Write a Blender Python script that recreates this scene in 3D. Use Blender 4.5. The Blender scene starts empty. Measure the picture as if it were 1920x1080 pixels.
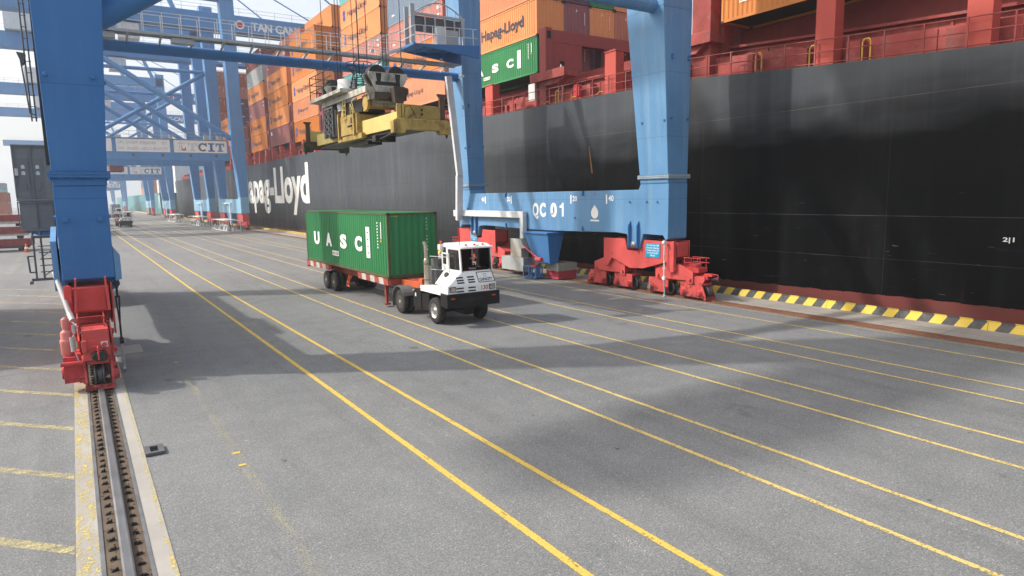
import bpy, math, random
from mathutils import Vector, Matrix
random.seed(7)
S = bpy.context.scene
C = S.collection
R = math.radians
# ------------------------------------------------------------------ camera
CAM_H, YAW, PITCH, ROLL, FPX = 4.96244, 0.5789433, 0.1383318, -0.0167061, 1245.324
cd = bpy.data.cameras.new('camera'); cam = bpy.data.objects.new('camera', cd); C.objects.link(cam)
cd.sensor_fit = 'HORIZONTAL'; cd.sensor_width = 36.0; cd.lens = FPX / 1920 * 36.0
cd.clip_start = 0.1; cd.clip_end = 6000
fw = Vector((math.sin(YAW) * math.cos(PITCH), math.cos(YAW) * math.cos(PITCH), -math.sin(PITCH)))
rt = Vector((math.cos(YAW), -math.sin(YAW), 0)); up = rt.cross(fw)
c_, s_ = math.cos(ROLL), math.sin(ROLL)
# image roll: X' = cX - sY (Y down)
rt2 = rt * c_ + up * s_
up2 = up * c_ - rt * s_
cam.matrix_world = Matrix(((rt2.x, up2.x, -fw.x, 0), (rt2.y, up2.y, -fw.y, 0), (rt2.z, up2.z, -fw.z, CAM_H), (0, 0, 0, 1)))
S.camera = cam
# ------------------------------------------------------------------ light
SUN_EL, SUN_AZ = R(41), math.atan2(-0.85, 0.53)
W = bpy.data.worlds.new('World'); S.world = W; W.use_nodes = True
wn = W.node_tree.nodes; wl = W.node_tree.links
bg = wn['Background']; sky = wn.new('ShaderNodeTexSky'); sky.sky_type = 'NISHITA'
sky.sun_disc = False; sky.sun_elevation = SUN_EL; sky.sun_rotation = SUN_AZ % (2 * math.pi)
sky.air_density = 1.0; sky.dust_density = 9.0; sky.ozone_density = 1.0; sky.altitude = 10
vm = wn.new('ShaderNodeMix'); vm.data_type = 'RGBA'; vm.inputs[0].default_value = .4     # thin bright veil of haze over the sky
vm.inputs[7].default_value = (5.9, 6.3, 6.7, 1); wl.new(sky.outputs[0], vm.inputs[6])
wl.new(vm.outputs[2], bg.inputs[0]); bg.inputs[1].default_value = 0.15
sl = bpy.data.lights.new('sun', 'SUN'); so = bpy.data.objects.new('sun', sl); C.objects.link(so)
sl.energy = 2.6; sl.angle = R(1.2); sl.color = (1.0, 0.95, 0.87)
sd = Vector((0.85 * math.cos(SUN_EL), -0.53 * math.cos(SUN_EL), -math.sin(SUN_EL)))
so.rotation_euler = sd.to_track_quat('-Z', 'Y').to_euler(); so.location = (-60, 60, 80)
S.view_settings.view_transform = 'Standard'; S.view_settings.look = 'None'
S.view_settings.exposure = 0.62; S.view_settings.gamma = 1
S.render.engine = 'CYCLES'
S.cycles.max_bounces = 6; S.cycles.volume_bounces = 1; S.cycles.use_denoising = True
# ------------------------------------------------------------------ materials
def nodes(name):
    m = bpy.data.materials.new(name); m.use_nodes = True
    n = m.node_tree.nodes; l = m.node_tree.links
    return m, n, l, n['Principled BSDF']
def coords(n, l, scale, kind='Object'):
    t = n.new('ShaderNodeTexCoord'); mp = n.new('ShaderNodeMapping')
    if kind == 'World':
        g = n.new('ShaderNodeNewGeometry'); l.new(g.outputs['Position'], mp.inputs[0])
    else:
        l.new(t.outputs['Object'], mp.inputs[0])
    mp.inputs['Scale'].default_value = scale
    return mp.outputs[0]
def noise(n, l, vec, sc, det=5, rough=.6):
    t = n.new('ShaderNodeTexNoise'); t.inputs['Scale'].default_value = sc
    t.inputs['Detail'].default_value = det; t.inputs['Roughness'].default_value = rough
    l.new(vec, t.inputs['Vector']); return t.outputs[0]
def ramp(n, l, v, a, b, lo=0., hi=1.):
    t = n.new('ShaderNodeMapRange'); t.inputs[1].default_value = a; t.inputs[2].default_value = b
    t.inputs[3].default_value = lo; t.inputs[4].default_value = hi
    l.new(v, t.inputs[0]); return t.outputs[0]
def mixc(n, l, f, a, b, mode='MIX'):
    t = n.new('ShaderNodeMix'); t.data_type = 'RGBA'; t.blend_type = mode
    for s, v in ((0, f), (6, a), (7, b)):
        if hasattr(v, 'links'): l.new(v, t.inputs[s])
        elif isinstance(v, (int, float)): t.inputs[s].default_value = v
        else: t.inputs[s].default_value = (*v[:3], 1)
    return t.outputs[2]
def mth(n, l, op, a, b=0., c=0.):
    t = n.new('ShaderNodeMath'); t.operation = op
    for i, v in enumerate((a, b, c)):
        if hasattr(v, 'links'): l.new(v, t.inputs[i])
        else: t.inputs[i].default_value = v
    return t.outputs[0]
def sc3(c, k): return tuple(min(1, x * k) for x in c)
MATS = {}
def paint(name, col, rough=.5, var=.12, vs=.5, streak=0., sdir=(2.5, 2.5, .12), scol=None, rust=0., rs=2.2, metal=0., bump=0., objvar=0., spec=.22, kind='Object', seam=0., grime=0.):
    if name in MATS: return MATS[name]
    m, n, l, p = nodes(name)
    v1 = coords(n, l, (1, 1, 1), kind)
    f = ramp(n, l, noise(n, l, v1, vs, 6, .62), .3, .7)
    c = mixc(n, l, f, sc3(col, 1 - var), sc3(col, 1 + var))
    if streak:
        v2 = coords(n, l, sdir, kind)
        g = ramp(n, l, noise(n, l, v2, 1.0, 5, .65), .5, .72, 0, streak)
        c = mixc(n, l, g, c, scol or sc3(col, .45))
    if rust:
        g = ramp(n, l, noise(n, l, v1, rs, 8, .7), .72 - .16 * rust, .78, 0, .85)
        c = mixc(n, l, g, c, (.12, .045, .02))
    if seam:
        sx = n.new('ShaderNodeSeparateXYZ'); l.new(v1, sx.inputs[0])
        k = mth(n, l, 'LESS_THAN', mth(n, l, 'FRACT', mth(n, l, 'DIVIDE', mth(n, l, 'ADD', sx.outputs[2], 1.13), seam)), .007)
        c = mixc(n, l, mth(n, l, 'MULTIPLY', k, .5), c, sc3(col, .35))
        ch = noise(n, l, coords(n, l, (1, 1, .55), kind), 7, 6, .75)
        c = mixc(n, l, ramp(n, l, ch, .70, .74, 0, .55), c, sc3(col, .42))
    if grime:                                        # grease and brake dust thrown up from the rail
        sz = n.new('ShaderNodeSeparateXYZ'); l.new(v1, sz.inputs[0])
        gk = mth(n, l, 'ADD', noise(n, l, v1, 3.2, 6, .7), ramp(n, l, sz.outputs[2], 1.3, .05, 0, .16))
        c = mixc(n, l, ramp(n, l, gk, .60, .70, 0, grime), c, (.045, .03, .027))
    if objvar:
        oi = n.new('ShaderNodeObjectInfo'); hs = n.new('ShaderNodeHueSaturation')
        l.new(c, hs.inputs['Color']); l.new(ramp(n, l, oi.outputs['Random'], 0, 1, 1 - objvar, 1 + objvar), hs.inputs['Value'])
        l.new(ramp(n, l, oi.outputs['Random'], 0, 1, 1.03, .88), hs.inputs['Saturation'])
        c = hs.outputs[0]
    l.new(c, p.inputs['Base Color'])
    l.new(ramp(n, l, f, 0, 1, max(.03, rough - .08), min(1, rough + .1)), p.inputs['Roughness'])
    p.inputs['Metallic'].default_value = metal; p.inputs['Specular IOR Level'].default_value = spec
    if bump:
        b = n.new('ShaderNodeBump'); b.inputs['Strength'].default_value = bump; b.inputs['Distance'].default_value = .01
        l.new(noise(n, l, v1, 9, 4), b.inputs['Height']); l.new(b.outputs[0], p.inputs['Normal'])
    MATS[name] = m; return m
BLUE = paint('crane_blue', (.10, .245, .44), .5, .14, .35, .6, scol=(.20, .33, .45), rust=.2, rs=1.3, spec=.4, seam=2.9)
BLUE_SHADED = paint('landside_blue_shaded', (.042, .155, .38), .5, .12, .35, .5, scol=(.07, .19, .40), rust=.14, rs=1.3, seam=3.1)  # deeper copy of the crane blue, shade of the leg's end face in the colour
BLUE_N = paint('crane_blue_deep', (.05, .17, .39), .42, .08, .35, .25, scol=(.08, .22, .42), rust=.08)
RED = paint('bogie_red', (.56, .085, .08), .5, .2, .8, .5, scol=(.40, .06, .05), rust=.35, rs=4, grime=.75)
REDD = paint('motor_red', (.50, .055, .06), .4, .16, .9, rust=.3, rs=4, grime=.6)
SHIPRED = paint('ship_red', (.31, .062, .055), .65, .32, .8, .8, scol=(.36, .17, .15), sdir=(1.5, .9, .8), rust=.6, rs=1.6)
SHIPREDD = paint('deck_red', (.25, .045, .04), .6, .2, .5, .5, scol=(.14, .04, .035), rust=.3)
GREY = paint('galvanised', (.38, .40, .40), .5, .12, 2, metal=.25)
LGREY = paint('light_grey_paint', (.62, .63, .62), .5, .1, 1, .4, scol=(.42, .38, .32), rust=.15)
DGREY = paint('dark_grey_paint', (.10, .105, .11), .55, .2, 1)
BLACK = paint('black_paint', (.012, .012, .013), .45, .2, 1)
GREASE = paint('greasy_steel', (.035, .032, .03), .5, .4, 2, rust=.3)
STEEL = paint('wheel_steel', (.10, .10, .105), .35, .3, 3, metal=.8, rust=.3)
RUBBER = paint('tyre_rubber', (.035, .034, .033), .85, .3, 4)
RUSTY = paint('rusty_steel', (.17, .075, .045), .8, .35, 2, bump=.3)
WHITE = paint('white_enamel', (.80, .80, .78), .3, .04, .8, .15, scol=(.6, .57, .5), sdir=(4, 4, .5))
MARK = paint('white_marking', (.82, .82, .80), .6, .08, 3)
HULLMARK = paint('hull_lettering', (.74, .74, .70), .6, .14, .4, .5, sdir=(.6, .6, .1), scol=(.55, .48, .36))
YELLOW = paint('spreader_yellow', (.40, .28, .08), .6, .3, 1.4, .9, scol=(.09, .06, .035), sdir=(2.4, 2.4, 1.1), rust=.9, rs=1.5)
YELLOWP = paint('pale_yellow_paint', (.60, .49, .17), .55, .12, .8, .5, scol=(.5, .4, .15), rust=.1)
OFFW = paint('greasy_white', (.44, .42, .36), .6, .35, 1.5, .9, scol=(.06, .05, .04), sdir=(2.6, 2.6, 1.2), rust=.9, rs=1.8)
NAVY = paint('navy_marking', (.05, .05, .07), .6, .1, 2)
ORLOGO = paint('blue_logo', (.03, .07, .30), .6, .15, 2)
SIGNBLUE = paint('sign_blue', (.01, .28, .50), .4, .08, 2)
SIGNW = paint('sign_white', (.78, .79, .78), .5, .06, 1, .3, scol=(.6, .58, .54))
SIGNRED = paint('sign_red', (.50, .03, .03), .5, .1, 2)
SIGNGREY = paint('sign_grey', (.42, .43, .44), .6, .2, 2)
SLATE = paint('slate_lettering', (.10, .14, .20), .6, .1, 2)
SBLUE = paint('blue_lettering', (.05, .14, .36), .6, .1, 2)
SBLUE2 = paint('steel_blue_lettering', (.14, .27, .40), .6, .1, 2)
GREENL = paint('lamp_green', (.05, .4, .15), .4)
TRRED = paint('trailer_red', (.33, .065, .045), .55, .2, 1, .3, scol=(.2, .06, .05), rust=.3)
TRORANGE = paint('gooseneck_orange', (.52, .11, .045), .5, .15, 1, rust=.25)
TWHITE = paint('stripe_white', (.46, .44, .40), .6, .12, 3, rust=.1)
CHROME = paint('polished_steel', (.62, .61, .59), .3, .1, 5, metal=.9)
AMBER = paint('amber_lens', (.55, .10, .02), .2)
CONC = paint('quay_concrete', (.33, .315, .29), .85, .16, .4, kind='World', bump=.3)
MESHG = paint('mesh_grey', (.20, .205, .205), .6, .15, 1)
GLASS, n_, l_, p_ = nodes('dark_glass')
p_.inputs['Base Color'].default_value = (.02, .018, .018, 1); p_.inputs['Roughness'].default_value = .06
p_.inputs['Specular IOR Level'].default_value = .7
GLASST, n_, l_, p_ = nodes('clear_glass')
p_.inputs['Base Color'].default_value = (.55, .5, .5, 1); p_.inputs['Roughness'].default_value = .03
p_.inputs['Transmission Weight'].default_value = 1.0; p_.inputs['IOR'].default_value = 1.05; p_.inputs['Specular IOR Level'].default_value = .6
CONT = {
 'orange': paint('container_orange', (.62, .205, .032), .5, .08, .5, .35, scol=(.50, .17, .05), rust=.14, objvar=.22),
 'pale': paint('container_pale_orange', (.62, .25, .12), .55, .1, .5, .35, scol=(.5, .2, .1), rust=.18, objvar=.08),
 'rust': paint('container_red_brown', (.40, .115, .05), .55, .14, .5, .4, scol=(.26, .09, .05), rust=.25, objvar=.18),
 'maroon': paint('container_maroon', (.24, .075, .075), .55, .14, .5, .4, scol=(.16, .06, .06), rust=.2, objvar=.2),
 'pink': paint('container_faded_pink', (.52, .21, .17), .6, .1, .5, .35, scol=(.42, .15, .13), rust=.15, objvar=.1),
 'grey': paint('container_light_grey', (.42, .43, .42), .55, .1, .5, .6, scol=(.2, .2, .2), rust=.15),
 'slate': paint('container_slate_blue', (.16, .22, .30), .55, .1, .5, .3, rust=.12, objvar=.1),
 'teal': paint('container_teal', (.10, .36, .36), .55, .1, .5, .3, rust=.1, objvar=.1),
 'green': paint('container_green', (.030, .205, .072), .5, .16, .3, .6, sdir=(3.5, 3.5, .1), scol=(.07, .26, .12), rust=.3),
 'purple': paint('container_purple', (.13, .06, .085), .55, .12, .5, .3, rust=.15),
}
# asphalt -------------------------------------------------------------
def asphalt():
    m, n, l, p = nodes('asphalt')
    w = coords(n, l, (1, 1, 1), 'World')
    fine = noise(n, l, w, 34, 3, .7); mid = noise(n, l, w, 1.3, 5, .6); big = noise(n, l, w, .11, 4, .55)
    c = mixc(n, l, ramp(n, l, big, .35, .65), (.124, .132, .136), (.168, .176, .180))
    c = mixc(n, l, ramp(n, l, mid, .3, .7), c, mixc(n, l, .5, c, (.215, .216, .216)))
    tr = noise(n, l, coords(n, l, (1.1, .035, 1), 'World'), 1, 4, .6)
    c = mixc(n, l, ramp(n, l, tr, .52, .7, 0, .38), c, (.10, .10, .10))
    sp = noise(n, l, coords(n, l, (.9, .45, 1), 'World'), .75, 6, .7)
    c = mixc(n, l, ramp(n, l, sp, .64, .72, 0, .6), c, (.065, .064, .062))
    # dark tyre polish between the lines, a lane joint, hairline cracks, oil drips
    pos = n.new('ShaderNodeSeparateXYZ'); l.new(w, pos.inputs[0])
    def spots(sc, rad, seed):
        v = n.new('ShaderNodeTexVoronoi'); v.inputs['Scale'].default_value = sc; v.inputs['Randomness'].default_value = 1.
        mp = n.new('ShaderNodeMapping'); mp.inputs['Location'].default_value = (seed, seed * 2, 0); mp.inputs['Scale'].default_value = (1, .7, 0); l.new(w, mp.inputs[0])
        ad = n.new('ShaderNodeVectorMath'); ad.operation = 'ADD'; l.new(mp.outputs[0], ad.inputs[0])
        nt = n.new('ShaderNodeTexNoise'); nt.inputs['Scale'].default_value = 9; l.new(w, nt.inputs['Vector'])
        sv = n.new('ShaderNodeVectorMath'); sv.operation = 'SCALE'; sv.inputs['Scale'].default_value = .16; l.new(nt.outputs['Color'], sv.inputs[0]); l.new(sv.outputs[0], ad.inputs[1])
        l.new(ad.outputs[0], v.inputs['Vector'])
        sc_ = n.new('ShaderNodeSeparateXYZ'); l.new(v.outputs['Color'], sc_.inputs[0])
        return mth(n, l, 'MULTIPLY', ramp(n, l, v.outputs['Distance'], rad, rad * .6), mth(n, l, 'GREATER_THAN', sc_.outputs[0], .62))
    c = mixc(n, l, mth(n, l, 'MULTIPLY', spots(.55, .11, 3.3), .6), c, (.05, .05, .05))
    c = mixc(n, l, mth(n, l, 'MULTIPLY', spots(1.1, .055, 7.7), .75), c, (.035, .035, .035))
    c = mixc(n, l, mth(n, l, 'MULTIPLY', spots(1.7, .05, 1.9), .5), c, (.36, .355, .34))
    cv = n.new('ShaderNodeTexVoronoi'); cv.feature = 'DISTANCE_TO_EDGE'; cv.inputs['Scale'].default_value = .13
    cw = n.new('ShaderNodeVectorMath'); cw.operation = 'ADD'; l.new(w, cw.inputs[0])
    cn_ = n.new('ShaderNodeTexNoise'); cn_.inputs['Scale'].default_value = .9; cn_.inputs['Detail'].default_value = 5; l.new(w, cn_.inputs['Vector'])
    cs = n.new('ShaderNodeVectorMath'); cs.operation = 'SCALE'; cs.inputs['Scale'].default_value = 1.6; l.new(cn_.outputs['Color'], cs.inputs[0]); l.new(cs.outputs[0], cw.inputs[1]); l.new(cw.outputs[0], cv.inputs['Vector'])
    ck = mth(n, l, 'MULTIPLY', mth(n, l, 'LESS_THAN', cv.outputs['Distance'], .0016), ramp(n, l, noise(n, l, w, .16, 3), .5, .62, 0, .6))
    c = mixc(n, l, ck, c, (.06, .06, .06))
    for jy in (61.2, 23.9, -3.0):
        c = mixc(n, l, mth(n, l, 'MULTIPLY', mth(n, l, 'LESS_THAN', mth(n, l, 'ABSOLUTE', mth(n, l, 'SUBTRACT', pos.outputs[1], jy)), .03), .5), c, (.07, .07, .07))
    g = mth(n, l, 'MULTIPLY', ramp(n, l, fine, .3, .72, .52, 1.48), ramp(n, l, noise(n, l, w, 11, 3, .7), .3, .7, .86, 1.14))
    mx = n.new('ShaderNodeVectorMath'); mx.operation = 'SCALE'; l.new(c, mx.inputs[0]); l.new(g, mx.inputs['Scale'])
    vo = n.new('ShaderNodeTexVoronoi'); vo.inputs['Scale'].default_value = 55; l.new(w, vo.inputs['Vector'])
    c2 = mixc(n, l, ramp(n, l, vo.outputs['Color'], .80, .95, 0, .55), mx.outputs[0], (.42, .41, .39))
    l.new(c2, p.inputs['Base Color']); p.inputs['Roughness'].default_value = .8; p.inputs['Specular IOR Level'].default_value = .35
    b = n.new('ShaderNodeBump'); b.inputs['Strength'].default_value = .5; b.inputs['Distance'].default_value = .012
    l.new(fine, b.inputs['Height']); l.new(b.outputs[0], p.inputs['Normal'])
    return m
ASPH = asphalt()
def worn(name, col, lo, hi, sc=(9, 1.4, 1), soft=None, fine=24, fa=.5):
    """paint on the road, worn through to the asphalt; soft=(x0,x1) keeps the edges ragged"""
    m, n, l, p = nodes(name)
    w = coords(n, l, sc, 'World'); a = noise(n, l, w, 1.0, 8, .75)
    w2 = coords(n, l, (1, 1, 1), 'World'); f = noise(n, l, w2, fine, 3, .7)
    a = mth(n, l, 'ADD', a, mth(n, l, 'MULTIPLY_ADD', f, fa, -fa / 2))
    k = ramp(n, l, a, lo, hi)
    if soft:
        u = n.new('ShaderNodeTexCoord'); sx = n.new('ShaderNodeSeparateXYZ'); l.new(u.outputs['Generated'], sx.inputs[0])
        e = mth(n, l, 'SUBTRACT', 1., mth(n, l, 'MULTIPLY', mth(n, l, 'ABSOLUTE', mth(n, l, 'SUBTRACT', sx.outputs[0], .5)), 2.))
        k = mth(n, l, 'MULTIPLY', k, ramp(n, l, mth(n, l, 'ADD', e, mth(n, l, 'MULTIPLY_ADD', f, soft, -soft / 2)), .05, .35))
    tr = n.new('ShaderNodeBsdfTransparent'); ms = n.new('ShaderNodeMixShader')
    l.new(k, ms.inputs[0]); l.new(tr.outputs[0], ms.inputs[1]); l.new(p.outputs[0], ms.inputs[2])
    l.new(mixc(n, l, ramp(n, l, f, .3, .7), sc3(col, .82), sc3(col, 1.1)), p.inputs['Base Color'])
    p.inputs['Roughness'].default_value = .75
    l.new(ms.outputs[0], n['Material Output'].inputs[0])
    return m
LINE = worn('yellow_line_paint', (.56, .40, .08), .26, .42, (9, 2.2, 1), soft=.6, fa=.7)
LINE2 = worn('thin_yellow_line_paint', (.56, .43, .15), .26, .48, (9, 2., 1), soft=.7, fa=.7)
OLDW = worn('old_white_line', (.52, .50, .44), .66, .80, (5, .7, 1), soft=.9, fine=42, fa=1.3)
FADE = worn('faded_yellow_line', (.42, .40, .28), .45, .90, (4, 1.1, 1), soft=.9, fine=42, fa=1.0)
BAYL = worn('pale_bay_line', (.50, .44, .22), .34, .66, (1.5, 6, 1))
SLABL = worn('yellow_slab_paint', (.55, .44, .13), .50, .66, (7, 1.5, 1), fine=22, fa=.8)
# ------------------------------------------------------------------ mesh tools
ORG = {}
class B:
    def __init__(s): s.v = []; s.f = []; s.m = []; s.sm = []
    def add(s, vs, fs, m=0, smooth=False):
        o = len(s.v); s.v += [tuple(x) for x in vs]
        for f in fs: s.f.append([o + i for i in f]); s.m.append(m); s.sm.append(smooth)
        return s
    def hexa(s, a, b, m=0):
        """a, b: two quads (same winding) joined into a solid"""
        return s.add(list(a) + list(b), [(3, 2, 1, 0), (4, 5, 6, 7), (0, 1, 5, 4), (1, 2, 6, 5), (2, 3, 7, 6), (3, 0, 4, 7)], m)
    def box(s, x0, y0, z0, x1, y1, z1, m=0):
        x0, x1 = sorted((x0, x1)); y0, y1 = sorted((y0, y1)); z0, z1 = sorted((z0, z1))
        return s.hexa([(x0, y0, z0), (x1, y0, z0), (x1, y1, z0), (x0, y1, z0)], [(x0, y0, z1), (x1, y0, z1), (x1, y1, z1), (x0, y1, z1)], m)
    def frame(s, p, q, upv=None):
        p, q = Vector(p), Vector(q); d = (q - p).normalized()
        u = Vector(upv) if upv else (Vector((0, 0, 1)) if abs(d.z) < .95 else Vector((0, 1, 0)))
        a = d.cross(u).normalized(); b = a.cross(d).normalized()
        return p, q, a, b
    def beam(s, p, q, w, h, m=0, w2=None, h2=None, upv=None):
        p, q, a, b = s.frame(p, q, upv); w2 = w2 or w; h2 = h2 or h
        r = lambda c, w, h: [c - a * w / 2 - b * h / 2, c + a * w / 2 - b * h / 2, c + a * w / 2 + b * h / 2, c - a * w / 2 + b * h / 2]
        return s.hexa(r(p, w, h), r(q, w2, h2), m)
    def tube(s, p, q, r, n=10, m=0, r2=None, cap=True):
        p, q, a, b = s.frame(p, q); r2 = r if r2 is None else r2
        vs = []
        for c, rr in ((p, r), (q, r2)):
            for i in range(n):
                t = 2 * math.pi * i / n; vs.append(c + a * rr * math.cos(t) + b * rr * math.sin(t))
        s.add(vs, [(i, (i + 1) % n, n + (i + 1) % n, n + i) for i in range(n)], m, True)
        if cap:
            s.add(vs[:n], [tuple(range(n))[::-1]], m); s.add(vs[n:], [tuple(range(n))], m)
        return s
    def path(s, pts, r, n=6, m=0):
        for a, b in zip(pts, pts[1:]): s.tube(a, b, r, n, m)
        return s
    def prism(s, poly, ax, a0, a1, m=0):
        k = len(poly); a0, a1 = sorted((a0, a1))
        P = {'x': lambda u, v, a: (a, u, v), 'y': lambda u, v, a: (u, a, v), 'z': lambda u, v, a: (u, v, a)}[ax]
        vs = [P(u, v, a0) for u, v in poly] + [P(u, v, a1) for u, v in poly]
        return s.add(vs, [tuple(range(k))[::-1], tuple(range(k, 2 * k))] + [(i, (i + 1) % k, k + (i + 1) % k, k + i) for i in range(k)], m)
    def lathe(s, c, ax, prof, n=24, m=0, cap=True):
        """prof: (offset along axis, radius)"""
        c = Vector(c); A = {'x': Vector((1, 0, 0)), 'y': Vector((0, 1, 0)), 'z': Vector((0, 0, 1))}[ax]
        U = Vector((0, 0, 1)) if ax != 'z' else Vector((1, 0, 0)); V = A.cross(U)
        vs = []
        for o, r in prof:
            for i in range(n):
                t = 2 * math.pi * i / n; vs.append(c + A * o + (U * math.cos(t) + V * math.sin(t)) * r)
        fs = [(j * n + i, j * n + (i + 1) % n, (j + 1) * n + (i + 1) % n, (j + 1) * n + i) for j in range(len(prof) - 1) for i in range(n)]
        s.add(vs, fs, m, True)
        if cap and prof[0][1] > 1e-4: s.add(vs[:n], [tuple(range(n))[::-1]], m)
        if cap and prof[-1][1] > 1e-4: s.add(vs[-n:], [tuple(range(n))], m)
        return s
    def torus(s, c, ax, R_, r, n=24, k=6, m=0):
        return s.lathe(c, ax, [(r * math.sin(2 * math.pi * j / k), R_ + r * math.cos(2 * math.pi * j / k)) for j in range(k + 1)], n, m, False)
    def build(s, name, mats, parent=None, org=None, bevel=0., loc=None):
        if not isinstance(mats, (list, tuple)): mats = [mats]
        o0 = Vector(ORG[parent.name]) if parent is not None else Vector(org or (0, 0, 0))
        me = bpy.data.meshes.new(name)
        me.from_pydata([tuple(Vector(v) - o0) for v in s.v], [], s.f)
        for mm in mats: me.materials.append(mm)
        me.polygons.foreach_set('material_index', s.m); me.polygons.foreach_set('use_smooth', s.sm)
        import bmesh
        bm = bmesh.new(); bm.from_mesh(me); bmesh.ops.recalc_face_normals(bm, faces=bm.faces); bm.to_mesh(me); bm.free()
        me.update()
        ob = bpy.data.objects.new(name, me); C.objects.link(ob)
        if parent is not None: ob.parent = parent; ORG[ob.name] = tuple(o0)
        else: ob.location = o0; ORG[ob.name] = tuple(o0)
        if bevel:
            b = ob.modifiers.new('bevel', 'BEVEL'); b.width = bevel; b.segments = 2; b.limit_method = 'ANGLE'; b.angle_limit = R(40)
        return ob
def tag(o, label=None, cat=None, group=None, kind=None):
    for k, v in (('label', label), ('category', cat), ('group', group), ('kind', kind)):
        if v: o[k] = v
    return o
def thing(name, label, cat, loc=(0, 0, 0), group=None):
    o = bpy.data.objects.new(name, None); C.objects.link(o); o.location = loc; o.empty_display_size = .3
    ORG[o.name] = tuple(loc); return tag(o, label, cat, group)
def copy_tree(o, parent=None):
    c = o.copy(); C.objects.link(c)
    if parent is not None: c.parent = parent
    for ch in list(o.children): copy_tree(ch, c)
    return c
def dup(o, dx, dy, dz=0, label=None):
    c = copy_tree(o); c.location = Vector(o.location) + Vector((dx, dy, dz)); ORG[c.name] = tuple(c.location)
    if label: c['label'] = label
    return c
# lettering ------------------------------------------------------------
TXT = {}
def text_mesh(s, bold=0., spacing=1.):
    k = (s, bold, spacing)
    if k not in TXT:
        cu = bpy.data.curves.new('t', 'FONT'); cu.body = s; cu.offset = bold; cu.space_character = spacing; cu.resolution_u = 3
        o = bpy.data.objects.new('t', cu); C.objects.link(o)
        dg = bpy.context.evaluated_depsgraph_get(); dg.update()
        me = bpy.data.meshes.new_from_object(o.evaluated_get(dg))
        vs = [v.co.copy() for v in me.vertices]; fs = [tuple(p.vertices) for p in me.polygons]
        bpy.data.objects.remove(o); bpy.data.curves.remove(cu); bpy.data.meshes.remove(me)
        x0 = min(v.x for v in vs); x1 = max(v.x for v in vs)
        TXT[k] = ([Vector((v.x - x0, v.y, 0)) for v in vs], fs, x1 - x0)
    return TXT[k]
CAPH = .729   # cap height of the built-in face at size 1
def put_text(b, s, org, right, upv, height, width=None, m=0, bold=0., spacing=1.):
    """lettering laid on a surface: org is the baseline's left end, height that of a capital"""
    vs, fs, w = text_mesh(s, bold, spacing)
    org, right, upv = Vector(org), Vector(right), Vector(upv)
    ky = height / CAPH; kx = (width / w) if width else ky
    b.add([org + right * v.x * kx + upv * v.y * ky for v in vs], fs, m)
    return b
def slab(b, ch, org, right, upv, w, h, t, m=0):
    """slab-serif capital"""
    org, right, upv = Vector(org), Vector(right), Vector(upv)
    def r(x0, y0, x1, y1):
        b.add([org + right * x * w + upv * y * h for x, y in ((x0, y0), (x1, y0), (x1, y1), (x0, y1))], [(0, 1, 2, 3)], m)
    if ch == 'T': r(.34, .16, .66, .80); r(.18, 0, .82, .16); r(0, .80, 1, 1); r(0, .58, .16, .80); r(.84, .58, 1, .80)
    if ch == 'I': r(.3, .16, .7, .84); r(0, 0, 1, .16); r(0, .84, 1, 1)
    if ch == 'C':
        n = 16; a0, a1 = R(42), R(318); vs = []
        for i in range(n + 1):
            a = a0 + (a1 - a0) * i / n
            for k in (1., .52): vs.append(org + right * w * (.5 + .5 * k * math.cos(a)) + upv * h * (.5 + .5 * (k + (.1 if k < 1 else 0)) * math.sin(a)))
        b.add(vs, [(2 * i, 2 * i + 1, 2 * i + 3, 2 * i + 2) for i in range(n)], m)
        r(.80, .60, .96, 1.0)
    return b
# ================================================================== SETTING
def struct(o): return tag(o, kind='structure')
QE = 26.95                                     # quay edge
struct(B().box(-700, -55, -.9, QE - 2.6, 1150, 0).build('ground', ASPH))
def apron_mat():
    m, n, l, p = nodes('apron_concrete')
    w = coords(n, l, (1, 1, 1), 'World'); f = noise(n, l, w, 25, 3, .7)
    c = mixc(n, l, ramp(n, l, noise(n, l, w, .5, 6, .65), .3, .7), (.22, .205, .185), (.34, .325, .30))
    c = mixc(n, l, ramp(n, l, noise(n, l, coords(n, l, (2.5, .12, 1), 'World'), 1, 5, .65), .5, .7, 0, .6), c, (.19, .13, .09))
    g = n.new('ShaderNodeVectorMath'); g.operation = 'SCALE'; l.new(c, g.inputs[0]); l.new(ramp(n, l, f, .3, .7, .8, 1.2), g.inputs['Scale'])
    l.new(g.outputs[0], p.inputs['Base Color']); p.inputs['Roughness'].default_value = .85
    return m
APR = apron_mat()
b = B()
y = -54
while y < 300:                                  # cast slabs with open joints
    b.box(24.42, y + .008, -.9, 25.35, y + 1.95, .012); b.box(25.362, y + .008, -.9, QE, y + 1.95, .010); y += 1.96
b.box(24.42, 300.1, -.9, QE, 1150, .01)
struct(b.build('quay_apron', APR))
struct(B().box(QE - 3, -55, -9, QE - .1, 1150, -.9).build('quay_wall', CONC))
WAT, n_, l_, p_ = nodes('harbour_water')
p_.inputs['Base Color'].default_value = (.03, .04, .035, 1); p_.inputs['Roughness'].default_value = .12
b_ = n_.new('ShaderNodeBump'); b_.inputs['Strength'].default_value = .4
l_.new(noise(n_, l_, coords(n_, l_, (1, 1, 1), 'World'), 1.2, 4), b_.inputs['Height']); l_.new(b_.outputs[0], p_.inputs['Normal'])
struct(B().add([(QE - .5, -55, -3), (700, -55, -3), (700, 1150, -3), (QE - .5, 1150, -3)], [(0, 1, 2, 3)]).build('water', WAT))
# far bank beyond the river: low hazy land
b = B()
for i in range(40):
    x = 120 + i * 14; b.box(x, 900 + random.uniform(-40, 40), -3, x + 16, 1100, random.uniform(2, 9))
struct(b.build('hills', paint('far_land', (.07, .09, .06), .9)))
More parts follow.
